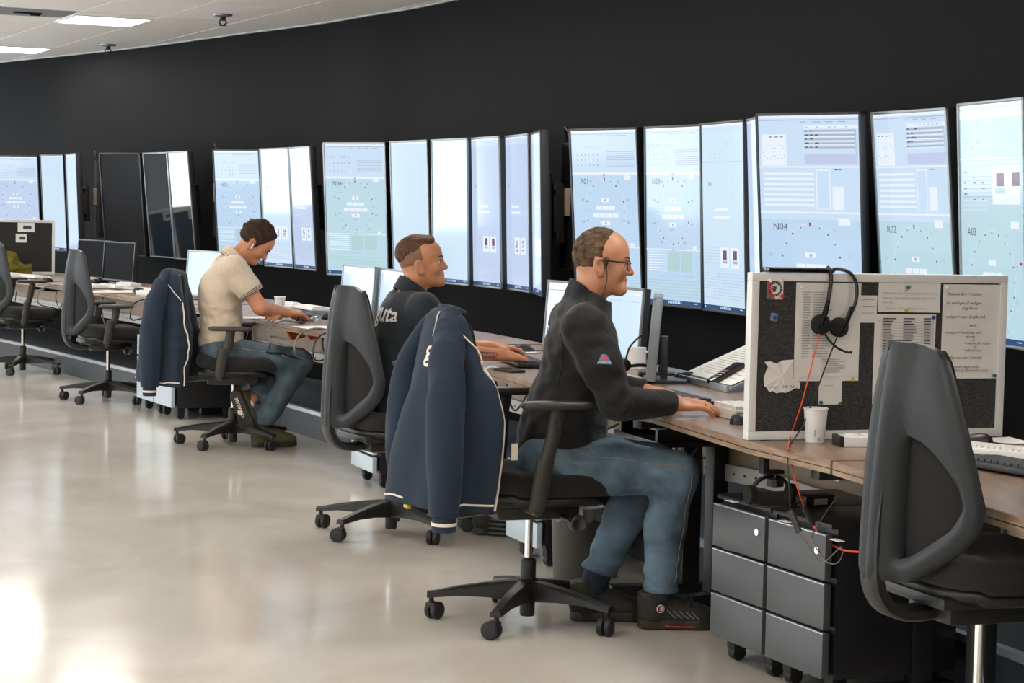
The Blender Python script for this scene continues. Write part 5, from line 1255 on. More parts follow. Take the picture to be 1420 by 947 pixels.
# ------------------------------------------------------------------ drawer pedestals
def pedestal(p, rz, w_, d_, h_, front, side, label, lock=True, name='drawer_pedestal'):
    """p: front left foot as seen from the room; rz: direction of the front"""
    t = empty(name, (p[0], p[1], 0), rz); tag(t, label, 'drawer cabinet', 'drawer cabinets under the desks')
    z0 = 0.075
    MB().box((w_ / 2, d_ / 2 + 0.012, (z0 + h_) / 2), (w_ - 0.002, d_ - 0.02, h_ - z0), ch=0.003).build('carcass', side, t)
    MB().box((w_ / 2, d_ / 2, h_ + 0.006), (w_, d_, 0.014), ch=0.003).build('top', side, t)
    n = 3; hh = (h_ - z0 - 0.012) / n
    for k in range(n):
        d0 = MB().box((w_ / 2, -0.004, z0 + hh * (k + 0.5)), (w_ - 0.012, 0.024, hh - 0.009), ch=0.003).build('drawer', front, t)
        MB().box((w_ / 2, -0.010, z0 + hh * (k + 1) - 0.006), (w_ - 0.014, 0.012, 0.004)).build('drawer_lip', 'alu' if front != 'pale_cabinet' else 'black_plastic', d0)
        if k == 2 and lock: MB().lathe([(0.0005, -0.022), (0.011, -0.022), (0.012, -0.014), (0.012, -0.01)], c=(w_ - 0.045, 0, z0 + hh * 2.62), n=14, axis='y').build('lock', 'chrome', d0)
    for sx in (0.05, w_ - 0.05):
        for sy in (0.06, d_ - 0.06):
            MB().lathe([(0.0005, -0.02), (0.022, -0.02), (0.026, -0.012), (0.026, 0.012), (0.022, 0.02), (0.0005, 0.02)], c=(sx, sy, 0.026), n=14, axis='x').box((sx, sy, 0.055), (0.05, 0.05, 0.04), ch=0.008).build('castor', 'rubber', t)
    return t
DIR = math.atan2(-0.62, 0.265)
p0 = at(988, 912, 0); u = Vector((0.265, -0.62, 0)).normalized()
pedestal(p0, DIR, 0.335, 0.44, 0.515, 'grey_cabinet', 'black_cabinet', 'dark grey three-drawer cabinet under the foreground desk, nearest to the man\'s shoe')
pedestal(p0 + u * 0.345, DIR, 0.335, 0.44, 0.515, 'grey_cabinet', 'black_cabinet', 'dark grey three-drawer cabinet closest to the viewer, beside the foreground chair')
p1 = at(192, 566, 0); u1 = Vector((0.447, -0.894, 0)).normalized(); D1 = math.atan2(-0.894, 0.447)
pedestal(p1, D1, 0.40, 0.44, 0.53, 'pale_cabinet', 'black_cabinet', 'pale blue drawer cabinet under the far desk, left of the hung jacket', lock=False)
pedestal(p1 + u1 * 0.415, D1, 0.40, 0.44, 0.53, 'pale_cabinet', 'black_cabinet', 'pale blue drawer cabinet half hidden by the beige-shirted man\'s jacket', lock=False)
p2 = at(490, 664, 0)
pedestal(p2, math.atan2(-0.93, 0.35), 0.40, 0.44, 0.36, 'pale_cabinet', 'black_cabinet', 'low pale cabinet behind the young man\'s chair base', lock=False)
p3 = at(705, 768, 0)
pedestal(p3, math.atan2(-0.93, 0.35), 0.36, 0.40, 0.42, 'pale_cabinet', 'black_cabinet', 'grey-blue cabinet half hidden behind the chair of the man with glasses', lock=False)
# waste bin with a clear liner
b0 = at(792, 806, 0)
t = empty('waste_bin', (b0.x + 0.02, b0.y + 0.07, 0)); tag(t, 'grey round waste bin with a clear liner behind the nearest man\'s leg', 'bin')
MB().lathe([(0.001, 0.0), (0.085, 0.0), (0.088, 0.004), (0.100, 0.27), (0.103, 0.275), (0.098, 0.275), (0.085, 0.01), (0.001, 0.008)], n=32).build('bucket', 'bin_grey', t)
m = MB(); N = 40; vs = []
for i, (r, z) in enumerate(((0.094, 0.22), (0.098, 0.277), (0.106, 0.282), (0.108, 0.25), (0.107, 0.235))):
    for k in range(N): a = 2 * PI * k / N; rr = r + (0.004 * math.sin(k * 2.3) + 0.003 * math.sin(k * 5.1)) * (i > 1); vs.append((rr * math.cos(a), rr * math.sin(a), z + (0.010 * math.sin(k * 1.7) if i == 4 else 0)))
m.add(vs, [(i * N + k, i * N + (k + 1) % N, (i + 1) * N + (k + 1) % N, (i + 1) * N + k) for i in range(4) for k in range(N)]); m.build('liner', 'clear_bag', t)
# coil of ribbed hose on the floor behind the jacket
c0 = at(690, 738, 0); t = empty('hose_coil', (c0.x + 0.05, c0.y, 0)); tag(t, 'flat coil of dark ribbed cable hose on the floor behind the hung jacket', 'hose')
for k in range(5): MB().tube([(0.13 * math.cos(a), 0.13 * math.sin(a), 0.012 + 0.02 * k) for a in [2 * PI * q / 28 for q in range(28)]], 0.011, 8, closed=True).build('turn', 'black_cable', t)
# shelf under the desk
s0 = at(870, 606, 0.60)
t = empty('under_shelf', (s0.x, s0.y, 0), math.radians(-71)); tag(t, 'dark shelf plate hung under the desk in front of the man with glasses', 'shelf')
MB().box((0.05, 0.16, 0.60), (0.42, 0.30, 0.02), ch=0.003).build('plate', 'black_cabinet', t)
for sx in (-0.12, 0.22): MB().box((sx, 0.16, 0.652), (0.02, 0.28, 0.10)).build('hanger', 'black_plastic', t)
# ------------------------------------------------------------------ desk monitors
DM_W, DM_H = 0.53, 0.33
def desk_monitor(P, yaw, kind, label, bezel='silver_bezel', zc=0.93, tilt=-4, arm=True):
    """P: foot point on the desk; the picture faces the operator"""
    t = empty('desk_monitor', (P[0], P[1], DZ), math.radians(yaw)); tag(t, label, 'monitor', 'desk monitors')
    hd_ = empty('head'); hd_.parent = t; hd_.location = (0, 0, zc - DZ); hd_.rotation_euler = (math.radians(tilt), 0, 0); hd_.name = 'screen_head'
    MB().box((0, 0.018, 0), (DM_W, 0.032, DM_H), ch=0.004).build('casing', 'dark_bezel' if bezel != 'silver_bezel' else 'silver_bezel', hd_)
    b = MB()
    for s in (-1, 1): b.box((s * (DM_W / 2 - 0.006), 0, 0), (0.012, 0.010, DM_H), ch=0.002); b.box((0, 0, s * (DM_H / 2 - 0.006)), (DM_W, 0.010, 0.012), ch=0.002)
    b.build('bezel', bezel, hd_)
    bk = {'off': 'monitor_off', 'cad': 'ui_back_pale', 'sheet': 'ui_white', 'blank': 'ui_back_pale'}[kind]
    d = MB().box((0, 0.001, 0), (DM_W - 0.022, 0.001, DM_H - 0.022)).build('display', bk, hd_, smooth=0)
    if kind != 'off':
        g = MB(); r = random.Random(len(label)); y = -0.0006
        def R(x0, z0, x1, z1, c):
            g.quad((x0 * DM_W, y, z0 * DM_H), (x1 * DM_W, y, z0 * DM_H), (x1 * DM_W, y, z1 * DM_H), (x0 * DM_W, y, z1 * DM_H), UI.index('ui_' + c))
        if kind == 'cad':
            for _ in range(26):
                x, z, w_, h_ = r.uniform(-0.4, 0.3), r.uniform(-0.35, 0.3), r.uniform(0.02, 0.16), r.uniform(0.02, 0.14)
                for q in ((x, z, x + w_, z + 0.006), (x, z + h_, x + w_, z + h_ + 0.006), (x, z, x + 0.004, z + h_), (x + w_, z, x + w_ + 0.004, z + h_)): R(*q, 'grey' if r.random() < 0.3 else 'lilac')
            R(-0.48, 0.42, 0.48, 0.46, 'white'); R(-0.48, -0.46, 0.48, -0.43, 'grey')
        elif kind == 'sheet':
            R(-0.48, 0.40, 0.48, 0.44, 'light'); R(-0.46, 0.355, 0.46, 0.366, 'dark'); R(-0.2, 0.3, -0.1, 0.33, 'green')
            for k in range(9): R(-0.46 + 0.1 * k, -0.4, -0.457 + 0.1 * k, 0.35, 'lilac')
            for k in range(12): R(-0.46, -0.4 + 0.06 * k, 0.46, -0.394 + 0.06 * k, 'lilac')
            R(-0.45, -0.33, -0.30, -0.20, 'dark'); R(-0.45, -0.02, -0.36, -0.012, 'grey')
        else:
            R(-0.44, 0.30, 0.44, 0.312, 'lilac'); R(-0.44, 0.40, 0.44, 0.42, 'white'); R(-0.46, -0.46, 0.46, -0.44, 'grey')
        o = g.build('display_graphics', UI, hd_, smooth=0, fix=False); o['kind'] = 'stuff'
    MB().box((0, 0.055, (zc - DZ) / 2 - 0.0), (0.05, 0.03, zc - DZ), ch=0.004).build('column', 'dark_bezel', t)
    MB().box((0, 0.06, 0.008), (0.24, 0.18, 0.014), ch=0.004).build('foot', 'dark_bezel', t)
    return t
desk_monitor((0.285, 9.72), -62, 'sheet', 'desk monitor with a white spreadsheet left of the glasses-wearer\'s head', 'grey_plastic', zc=0.915)
desk_monitor((0.470, 9.24), -68, 'blank', 'desk monitor with a pale page hidden behind the glasses-wearer\'s chest', 'grey_plastic', zc=0.915)
desk_monitor((0.565, 8.28), -94.5, 'off', 'switched-off monitor seen almost edge-on beside the white mug', 'silver_bezel', zc=0.915)
desk_monitor((-0.94, 12.30), -64, 'cad', 'desk monitor with a line drawing left of the young man\'s back', zc=0.90)
desk_monitor((-0.70, 11.79), -70, 'cad', 'desk monitor with a line drawing partly behind the young man\'s neck', zc=0.895)
desk_monitor((-2.20, 14.55), -52, 'blank', 'pale blank desk monitor behind the beige-shirted man\'s back', zc=0.92)
desk_monitor((-3.62, 17.62), -46, 'off', 'switched-off black desk monitor, left of a pair behind the empty chair', 'dark_bezel', zc=0.925)
desk_monitor((-3.33, 17.22), -50, 'off', 'switched-off black desk monitor, right of a pair behind the empty chair', 'dark_bezel', zc=0.92)

# ------------------------------------------------------------------ small desk things
def keyboard(P, yaw, label, body='black_plastic', keys='key_dark', w_=0.44, d_=0.14, tilt=0.04, group='keyboards on the desks', rows=5, cols=16):
    t = empty('keyboard', (P[0], P[1], P[2]), yaw); t.rotation_euler.x = tilt; tag(t, label, 'keyboard', group)
    MB().box((0, 0, 0.013), (w_, d_, 0.018), ch=0.004).build('base', body, t)
    kb = None
    dx, dy = (w_ - 0.02) / cols, (d_ - 0.02) / rows
    for j in range(rows):
        for i in range(cols):
            if j == 0 and 4 <= i <= 9:
                if i == 4: MB().box((-w_ / 2 + 0.01 + dx * 7, -d_ / 2 + 0.01 + dy * 0.5, 0.026), (dx * 5.8, dy * 0.84, 0.009)).build('space_bar', keys, t, smooth=0)
                continue
            if kb is None: kb = MB().box((0, 0, 0), (dx * 0.84, dy * 0.84, 0.009), ch=0.0015).build('key', keys, t, smooth=0); o = kb
            else: o = kb.copy(); COL.objects.link(o); o.parent = t
            o.location = (-w_ / 2 + 0.01 + dx * (i + 0.5), -d_ / 2 + 0.01 + dy * (j + 0.5), 0.026)
    return t
def mouse(P, yaw, label, material='black_plastic', cord=True):
    t = empty('computer_mouse', P, yaw); tag(t, label, 'mouse', 'computer mice')
    m = MB(); N = 20; vs = []; prof = [(1.0, 0.0), (1.0, 0.25), (0.9, 0.6), (0.65, 0.88), (0.3, 1.0), (0.02, 1.02)]
    for s, z in prof:
        for k in range(N): a = 2 * PI * k / N; ca, sa = math.cos(a), math.sin(a); vs.append((0.055 * s * math.copysign(abs(ca) ** 0.75, ca), 0.032 * s * math.copysign(abs(sa) ** 0.8, sa), 0.036 * z * (1 - 0.28 * ca * s)))
    m.add(vs, [tuple(reversed(range(N)))] + [(i * N + k, i * N + (k + 1) % N, (i + 1) * N + (k + 1) % N, (i + 1) * N + k) for i in range(len(prof) - 1) for k in range(N)] + [tuple(range(5 * N, 6 * N))]); m.build('shell', material, t, smooth=1.3)
    MB().lathe([(0.0005, -0.003), (0.008, -0.003), (0.008, 0.003), (0.0005, 0.003)], c=(0.028, 0, 0.027), n=10, axis='y').build('wheel', 'grey_plastic', t)
    if cord: cable('mouse_cord', [(0.054, 0, 0.008), (0.10, 0.01, 0.006), (0.17, 0.05, 0.006), (0.26, 0.04, 0.006)], 0.0022, 'black_cable', t)
    return t
def sheet(P, yaw, label, w_=0.21, h_=0.297, lines=10, material='paper', tilt=0.0, group='papers on the desks', curl=0.004):
    t = empty('paper_sheet', P, yaw); t.rotation_euler.x = tilt; tag(t, label, 'paper', group)
    m = MB(); n = 6; vs = [((i / n - 0.5) * w_, (j / n - 0.5) * h_, 0.001 + curl * (((i / n - 0.5) * 2) ** 2 + ((j / n - 0.5) * 2) ** 2) / 2) for j in range(n + 1) for i in range(n + 1)]
    k = len(vs); vs += [(x, y, z - 0.0007) for x, y, z in vs]; W = n + 1; fs = []
    for j in range(n):
        for i in range(n): a = j * W + i; fs += [(a, a + 1, a + W + 1, a + W), (k + a, k + a + W, k + a + W + 1, k + a + 1)]
    m.add(vs, fs); m.build('leaf', material, t, smooth=1.0)
    if lines:
        g = MB(); r = random.Random(len(label))
        for i in range(lines): y = h_ * (0.42 - 0.84 * i / lines); g.box((-w_ * 0.05, y, 0.0016 + curl * 0.35 * ((y / h_ * 2) ** 2)), (w_ * r.uniform(0.5, 0.75), h_ * 0.010, 0.0004))
        o = g.build('print', 'ink_grey', t, smooth=0); o['kind'] = 'stuff'
    return t
def paper_cup(P, label, h_=0.092, r0=0.027, r1=0.040):
    t = empty('paper_cup', P); tag(t, label, 'cup', 'white paper cups')
    MB().lathe([(0.001, 0.004), (r0 - 0.001, 0.004), (r0, 0.0), (r0 + 0.001, 0.001), (r1, h_ - 0.003), (r1 - 0.002, h_ - 0.003), (r0 - 0.002, 0.007), (0.001, 0.007)], n=28).build('cup_wall', 'white_paint', t)
    MB().tube([(r1 * math.cos(a), r1 * math.sin(a), h_ - 0.003) for a in [2 * PI * k / 28 for k in range(28)]], 0.0028, 6, closed=True).build('rim', 'white_paint', t)
    MB().box((r0 * 0.30, -r0 * 1.02, 0.012), (0.008, 0.002, 0.009)).box((-r0 * 0.2, -r0 * 1.17, 0.03), (0.003, 0.002, 0.02)).build('print', 'ink_grey', t, smooth=0)
    return t
def dock(P, yaw, label, w_=0.22, d_=0.07, h_=0.028):
    t = empty('switch_box', P, yaw); tag(t, label, 'device', 'white switch boxes')
    MB().box((0, 0, h_ / 2), (w_, d_, h_), ch=0.003).build('housing', 'white_plastic', t); MB().box((-w_ / 2 + 0.006, 0, h_ / 2), (0.014, d_ + 0.002, h_ + 0.002), ch=0.002).build('end_cap', 'black_plastic', t)
    for k in range(4): MB().box((-w_ / 2 + 0.05 + k * 0.045, 0, h_ + 0.002), (0.034, d_ * 0.6, 0.006), ch=0.0015).build('button', 'key_white', t)
    return t
DA = math.atan2(-1.0, 0.30)                       # direction of the near desk edges
# --- desk of the man with glasses
keyboard(at(938, 557, DZ), DA + PI, 'black keyboard between the hands of the man with glasses', w_=0.40)
keyboard(at(845, 528, DZ) + Vector((0.02, 0, 0)), DA + PI, 'pale keyboard behind the arm of the man with glasses', 'white_plastic', 'key_white', w_=0.36)
P = at(1003, 579, DZ); t = empty('key_panel', (P.x + 0.05, P.y, DZ), DA + PI); tag(t, 'grey panel with large white keys by the fingertips of the man with glasses', 'device')
MB().box((0, 0, 0.018), (0.20, 0.11, 0.034), ch=0.004).build('housing', 'cream_plastic', t); MB().box((0, -0.056, 0.017), (0.20, 0.006, 0.030)).build('end_cap', 'black_plastic', t)
k0 = None
for i in range(7):
    for j in range(4):
        if k0 is None: o = k0 = MB().box((0, 0, 0), (0.023, 0.021, 0.016), ch=0.002).build('key', 'key_white', t, smooth=0)
        else: o = k0.copy(); COL.objects.link(o); o.parent = t
        o.location = (-0.084 + 0.028 * i, -0.040 + 0.0265 * j, 0.041)
mouse(at(1022, 588, DZ) + Vector((0.03, 0.0, 0)), 0.2, 'dark mouse tucked against the left frame of the pinboard')
# sloping document holder with a drawing and a handset
P = at(1005, 545, DZ); t = empty('document_stand', (P.x + 0.10, P.y + 0.35, DZ), DA + PI / 2 - 0.1); tag(t, 'sloping document stand with drawings behind the white-framed pinboard', 'stand')
t.rotation_euler = (0, 0, math.radians(-75))
MB().add([(-0.30, -0.17, 0.012), (0.30, -0.17, 0.012), (0.30, 0.17, 0.16), (-0.30, 0.17, 0.16), (-0.30, -0.17, 0.004), (0.30, -0.17, 0.004), (0.30, 0.17, 0.152), (-0.30, 0.17, 0.152)], [(0, 1, 2, 3), (4, 7, 6, 5), (0, 4, 5, 1), (2, 6, 7, 3), (1, 5, 6, 2), (0, 3, 7, 4)]).build('slope', 'grey_plastic', t, smooth=0)
MB().box((0, -0.172, 0.014), (0.60, 0.014, 0.026), ch=0.003).build('lip', 'alu', t)
for sx in (-0.2, 0.2): MB().box((sx, 0.155, 0.076), (0.02, 0.02, 0.15)).build('strut', 'grey_plastic', t)
sl = math.atan2(0.148, 0.34)
def on_slope(x, y): return t.matrix_local @ Vector((x, y, 0.086 + y * 0.4353 + 0.0015))
bpy.context.view_layer.update()
for (sx, sy, w_, h_, lab, ln) in ((-0.10, 0.0, 0.36, 0.30, 'large drawing sheet on the sloping stand, left', 14), (0.17, -0.01, 0.21, 0.297, 'drawing sheet on the sloping stand next to the pinboard frame', 9)):
    p_ = on_slope(sx, sy); q = sheet(p_, math.radians(-75), lab, w_, h_, ln, tilt=0, curl=0.002); q.rotation_euler = (sl, 0, math.radians(-75))
p_ = on_slope(0.10, -0.10) + Vector((0, 0, 0.006)); q = empty('handset', p_); q.rotation_euler = (sl, 0, math.radians(-55)); tag(q, 'black handset radio lying on the drawings', 'phone')
MB().box((0, 0, 0.010), (0.052, 0.17, 0.022), ch=0.008).build('body', 'black_gloss', q); MB().box((0, 0.045, 0.0215), (0.036, 0.05, 0.002)).build('display', 'screen_off', q)
for i in range(3):
    for j in range(4): MB().box((-0.014 + 0.014 * i, -0.055 + 0.018 * j, 0.0215), (0.009, 0.010, 0.002)).build('key', 'emblem_red' if i == 2 and j == 3 else 'grey_plastic', q, smooth=0)
# white mug
P = at(883, 512, DZ); t = empty('mug', (P.x, P.y, DZ), -0.5); tag(t, 'white ceramic mug by the edge-on monitor', 'mug')
MB().lathe([(0.001, 0.004), (0.037, 0.0), (0.040, 0.004), (0.041, 0.094), (0.0395, 0.096), (0.038, 0.094), (0.037, 0.008), (0.001, 0.008)], n=32).build('cup_wall', 'ceramic', t)
MB().tube(spline([(0.040, 0, 0.078), (0.062, 0, 0.076), (0.070, 0, 0.052), (0.062, 0, 0.026), (0.040, 0, 0.020)], 5), 0.006, 8).build('handle', 'ceramic', t)
# gooseneck desk microphone
P = at(905, 523, DZ); t = empty('desk_microphone', (P.x, P.y, DZ)); tag(t, 'black foam-tipped gooseneck microphone beside the white mug', 'microphone')
MB().box((0.02, 0, 0.012), (0.16, 0.08, 0.022), ch=0.006).build('base', 'black_plastic', t)
MB().lathe([(0.008, 0.02), (0.008, 0.045), (0.005, 0.05)], c=(0.0, 0, 0), n=12).lathe([(0.008, 0.02), (0.008, 0.045), (0.005, 0.05)], c=(0.03, 0, 0), n=12).build('post', 'dark_bezel', t)
MB().tube(spline([(0.0, 0, 0.045), (-0.05, -0.01, 0.05), (-0.10, -0.015, 0.045)], 6), 0.007, 8).build('gooseneck', 'black_plastic', t)
MB().lathe([(0.0005, -0.027), (0.014, -0.023), (0.024, -0.011), (0.027, 0.0), (0.024, 0.011), (0.014, 0.023), (0.0005, 0.027)], c=(-0.118, -0.015, 0.048), n=20).build('foam_tip', 'foam', t)
MB().tube(spline([(-0.115, -0.01, 0.07), (-0.10, 0.0, 0.12), (-0.07, 0.02, 0.155), (-0.045, 0.03, 0.175)], 6), 0.004, 6).build('second_neck', 'black_plastic', t)
mouse(at(950, 528, DZ), 2.6, 'black mouse behind the hands of the man with glasses')
# --- desk of the young man
keyboard(at(727, 506, DZ), DA + PI - 0.1, 'black keyboard under the young man\'s right hand', w_=0.42)
P = at(706, 514, DZ); t = empty('smartphone', (P.x, P.y - 0.05, DZ), DA + 0.25); tag(t, 'dark phone on a charging cable at the desk edge by the young man', 'phone')
MB().box((0, 0, 0.006), (0.15, 0.074, 0.009), ch=0.003).build('case', 'phone_green', t); MB().box((0, 0, 0.011), (0.138, 0.064, 0.001)).build('display', 'screen_off', t)
cable('charging_cable', [(-0.075, 0.0, 0.006), (-0.10, -0.04, 0.012), (-0.105, -0.075, -0.03), (-0.10, -0.07, -0.12)], 0.004, 'white_plastic', t)
mouse(at(726, 488, DZ), 0.3, 'dark mouse under the young man\'s left hand')
sheet(at(690, 486, DZ), DA, 'grey sheet lying behind the young man\'s hands', 0.42, 0.297, 0, 'paper_grey')
# --- desk of the beige-shirted man
paper_cup(at(388, 428, DZ), 'small white paper cup behind the beige-shirted man\'s hands', 0.08, 0.026, 0.037)
mouse(at(420, 445, DZ), 1.0, 'black mouse on the desk right of the beige-shirted man\'s elbow')
mouse(at(435, 446.5, DZ) + Vector((0.01, 0, 0)), 2.0, 'small silver mouse next to the beige-shirted man\'s keyboard', 'silver_bezel', cord=False)
keyboard(at(448, 440, DZ), -1.15 + PI, 'black keyboard at the right end of the beige-shirted man\'s desk', w_=0.46, d_=0.16)
keyboard(at(432, 430, DZ), -1.15 + PI, 'pale keyboard behind the black one on the beige-shirted man\'s desk', 'white_plastic', 'key_white', w_=0.42)
dock(at(400, 425, DZ), -0.9, 'white switch box behind the beige-shirted man\'s hands')
sheet(at(362, 441, DZ), -1.1, 'white sheet under the beige-shirted man\'s forearms')
sheet(at(440, 455, DZ), -1.1, 'white sheet at the front edge of the beige-shirted man\'s desk', 0.297, 0.21, 0)
P = at(402, 437, DZ); t = empty('smartphone', (P.x, P.y, DZ), -0.9); tag(t, 'black phone lying by the beige-shirted man\'s hand', 'phone'); MB().box((0, 0, 0.006), (0.16, 0.075, 0.01), ch=0.003).build('case', 'black_plastic', t); MB().box((0, 0, 0.0115), (0.15, 0.068, 0.001)).build('display', 'screen_off', t)
# cable loops over the desk edge, grommet to tray
def loop(x0, y0, x1, y1, drop, mat_='grey_cable', r=0.005, lab=None, out=0.07):
    a = at(x0, y0, DZ + 0.006); b = at(x1, y1, 0.50); a0 = a + Vector((0.10, 0.05, 0)); n_ = Vector((-0.9, -0.42, 0)).normalized()
    t = empty('edge_cable', a); tag(t, lab, 'cable', 'cables looping over the desk edges')
    pts = [a0 - a, Vector((0, 0, 0.014)), n_ * out + Vector((0, 0, -0.03)), n_ * out * 1.1 + Vector((0, 0, -0.13)), (b - a) * 0.6 + n_ * out * 0.6 + Vector((0, 0, drop)), b - a]
    cable('cord', pts, r, mat_, t, 8); MB().box((a0.x - a.x, a0.y - a.y, 0.004), (0.06, 0.03, 0.012), rz=-1.1, ch=0.003).build('plug', 'black_plastic', t)
loop(392, 448, 378, 470, -0.02, lab='grey cable looping over the desk edge above the beige-shirted man\'s knee')
loop(435, 459, 455, 505, -0.06, lab='grey cable looping over the desk edge left of the young man\'s chair', out=0.09)
loop(458, 464, 470, 500, -0.05, 'black_cable', lab='black cable looping over the desk edge beside the young man\'s chair back', out=0.08)
loop(73, 398, 86, 430, -0.05, lab='grey cable looping over the far desk edge behind the empty chair', out=0.10)
loop(204, 417, 215, 440, -0.05, lab='black cable bundle looping over the desk edge left of the hung jacket', out=0.10, mat_='black_cable')
for x_, lab in ((410, 'left orange pouch under the beige-shirted man\'s desk'), (436, 'right orange pouch under the beige-shirted man\'s desk')):
    P = at(x_, 464, 0.645); t = empty('orange_pouch', (P.x, P.y, 0.645), 0.4); tag(t, lab, 'pouch', 'orange pouches under the desk')
    MB().add([(-0.07, -0.02, 0.045), (0.07, -0.02, 0.045), (0.05, -0.028, -0.015), (-0.03, -0.028, -0.03), (-0.07, 0.02, 0.045), (0.07, 0.02, 0.045), (0.05, 0.012, -0.015), (-0.03, 0.012, -0.03)], [(0, 1, 2, 3), (4, 7, 6, 5), (0, 4, 5, 1), (1, 5, 6, 2), (2, 6, 7, 3), (3, 7, 4, 0)]).build('bag', 'orange', t, smooth=1.2); MB().box((0, 0, 0.047), (0.13, 0.03, 0.006)).build('flap', 'orange', t)
# --- the two far desks
for (x_, y_, yaw, lab) in ((128, 399, -1.0, 'pale keyboard right of the empty chair\'s back'), (160, 400, -1.05, 'pale keyboard in the middle of the far desk'), (48, 386, -1.0, 'pale keyboard on the far-left desk left of the empty chair')):
    keyboard(at(x_, y_, DZ), yaw + PI, lab, 'white_plastic', 'key_white', w_=0.42, d_=0.16)
for (x_, y_, lab) in ((66, 391, 'black mouse on the far-left desk beside the empty chair'), (193, 406, 'black mouse on the far desk left of the hung jacket'), (133, 393, 'small black mouse under the two black monitors')): mouse(at(x_, y_, DZ), 0.8, lab)
for (x_, y_, lab) in ((14, 384, 'white switch box at the far-left corner of the desks'), (178, 398, 'white switch box right of the two black monitors'), (207, 410, 'white switch box at the desk edge left of the hung jacket'), (120, 390, 'white switch box under the left black monitor')): dock(at(x_, y_, DZ), -0.9, lab, 0.26, 0.10, 0.035)
for (x_, y_, lab, w_) in ((180, 405, 'white papers on the far desk in front of the black mouse', 0.297), (200, 401, 'white papers behind the black mouse on the far desk', 0.297), (150, 405, 'white sheet at the edge of the far desk behind the empty chair', 0.297)): sheet(at(x_, y_, DZ), -0.4, lab, w_, 0.42, 0)

# ------------------------------------------------------------------ pinboards
BW, BH = 0.885, 0.505
def pinboard(P, yaw, label, felt_mat, scale=1.0):
    t = empty('pinboard', P, yaw); tag(t, label, 'pinboard', 'framed desk pinboards')
    MB().box((BW / 2, 0.014, BH / 2), (BW - 0.03, 0.018, BH - 0.03)).build('felt', felt_mat, t, smooth=0)
    for nm, c, d in (('frame_bar', (BW / 2, 0.014, BH - 0.0125), (BW, 0.036, 0.025)), ('frame_bar', (BW / 2, 0.014, 0.0125), (BW, 0.036, 0.025)), ('frame_bar', (0.0125, 0.014, BH / 2), (0.025, 0.036, BH - 0.05)), ('frame_bar', (BW - 0.0125, 0.014, BH / 2), (0.025, 0.036, BH - 0.05))): MB().box(c, d, ch=0.002).build(nm, 'white_paint', t)
    return t
PB_P = at(1036, 610, DZ + 0.003); PB_Y = math.radians(19)
board = pinboard((PB_P.x, PB_P.y, DZ + 0.003), PB_Y, 'large white-framed grey felt pinboard covered in papers', 'felt')
cl = MB().box((0.06, 0.0, -0.05), (0.022, 0.03, 0.10), ch=0.003).box((0.085, 0.0, -0.098), (0.07, 0.035, 0.012), ch=0.003); cl.build('clamp', 'black_plastic', board)
MB().lathe([(0.005, -0.094), (0.005, -0.118), (0.026, -0.12), (0.026, -0.142), (0.005, -0.146)], c=(0.098, 0.0, 0), n=10).build('clamp_screw', 'black_plastic', board)
bpy.context.view_layer.update()
def zb(zx, zy):
    """place on the board face: units of the board, from its upper left corner measured across 1265 x 800"""
    return ((zx - 60) / 1265 * BW, (885 - zy) / 800 * BH)
def bpt(x, z, y=0.0): return board.matrix_local @ Vector((x, y, z))
def paper_on(zx0, zy0, zx1, zy1, label, name='pinned_paper', lay=0, material='paper', rot=0.0, curl=0.003):
    x0, z1 = zb(zx0, zy0); x1, z0 = zb(zx1, zy1); w_, h_ = x1 - x0, z1 - z0
    t = empty(name, bpt((x0 + x1) / 2, (z0 + z1) / 2, 0.0045 - 0.0012 * lay)); t.rotation_euler = (0, rot, PB_Y); tag(t, label, 'paper', 'papers on the pinboard')
    n = 6; vs = [((i / n - 0.5) * w_, -0.0005 - curl * (0.5 + 0.5 * math.sin(i * 1.7 + j * 2.1 + zx0)) * ((j / n - 0.5) ** 2 * 2), (j / n - 0.5) * h_) for j in range(n + 1) for i in range(n + 1)]
    k = len(vs); W = n + 1; vs += [(x, y + 0.0006, z) for x, y, z in vs]; fs = []
    for j in range(n):
        for i in range(n): a = j * W + i; fs += [(a, a + 1, a + W + 1, a + W), (k + a, k + a + W, k + a + W + 1, k + a + 1)]
    MB().add(vs, fs).build('leaf', material, t, smooth=1.0); return t, w_, h_
def words(t, lines, material, y=-0.0042):
    for s_, sz, x, z, sh in lines:
        me = text_mesh(s_, sz, shear=sh); me.materials.append(M[material]); o = put('lettering', me, t, 0); o.rotation_euler = (PI / 2, 0, 0); o.location = (x, y, z)
def rule(t, rects, material, y=-0.0042):
    m = MB()
    for x0, z0, x1, z1 in rects: m.quad((x0, y, z0), (x1, y, z0), (x1, y, z1), (x0, y, z1))
    o = m.build('print', material, t, smooth=0, fix=False); o['kind'] = 'stuff'
def pin(zx, zy, material, label):
    x, z = zb(zx, zy); t = empty('push_pin', bpt(x, z, -0.004)); t.rotation_euler = (0, 0, PB_Y); tag(t, label, 'pin', 'push pins on the pinboard')
    MB().lathe([(0.0005, 0.004), (0.004, 0.002), (0.006, -0.002), (0.006, -0.006), (0.004, -0.008), (0.0005, -0.008)], n=14, axis='y').build('cap', material, t); MB().lathe([(0.0008, 0.012), (0.0008, 0.003)], n=6, axis='y').build('needle', 'steel', t)
r = random.Random(2)
t, w_, h_ = paper_on(275, 130, 590, 605, 'large printed list on the pinboard behind the headset', lay=1)
rr = []
for i in range(26): z = h_ * (0.40 - 0.026 * i); rr += [(-w_ * 0.40, z, -w_ * 0.40 + w_ * r.uniform(0.08, 0.14), z + 0.002), (-w_ * 0.24, z, -w_ * 0.24 + w_ * r.uniform(0.18, 0.30), z + 0.002)]
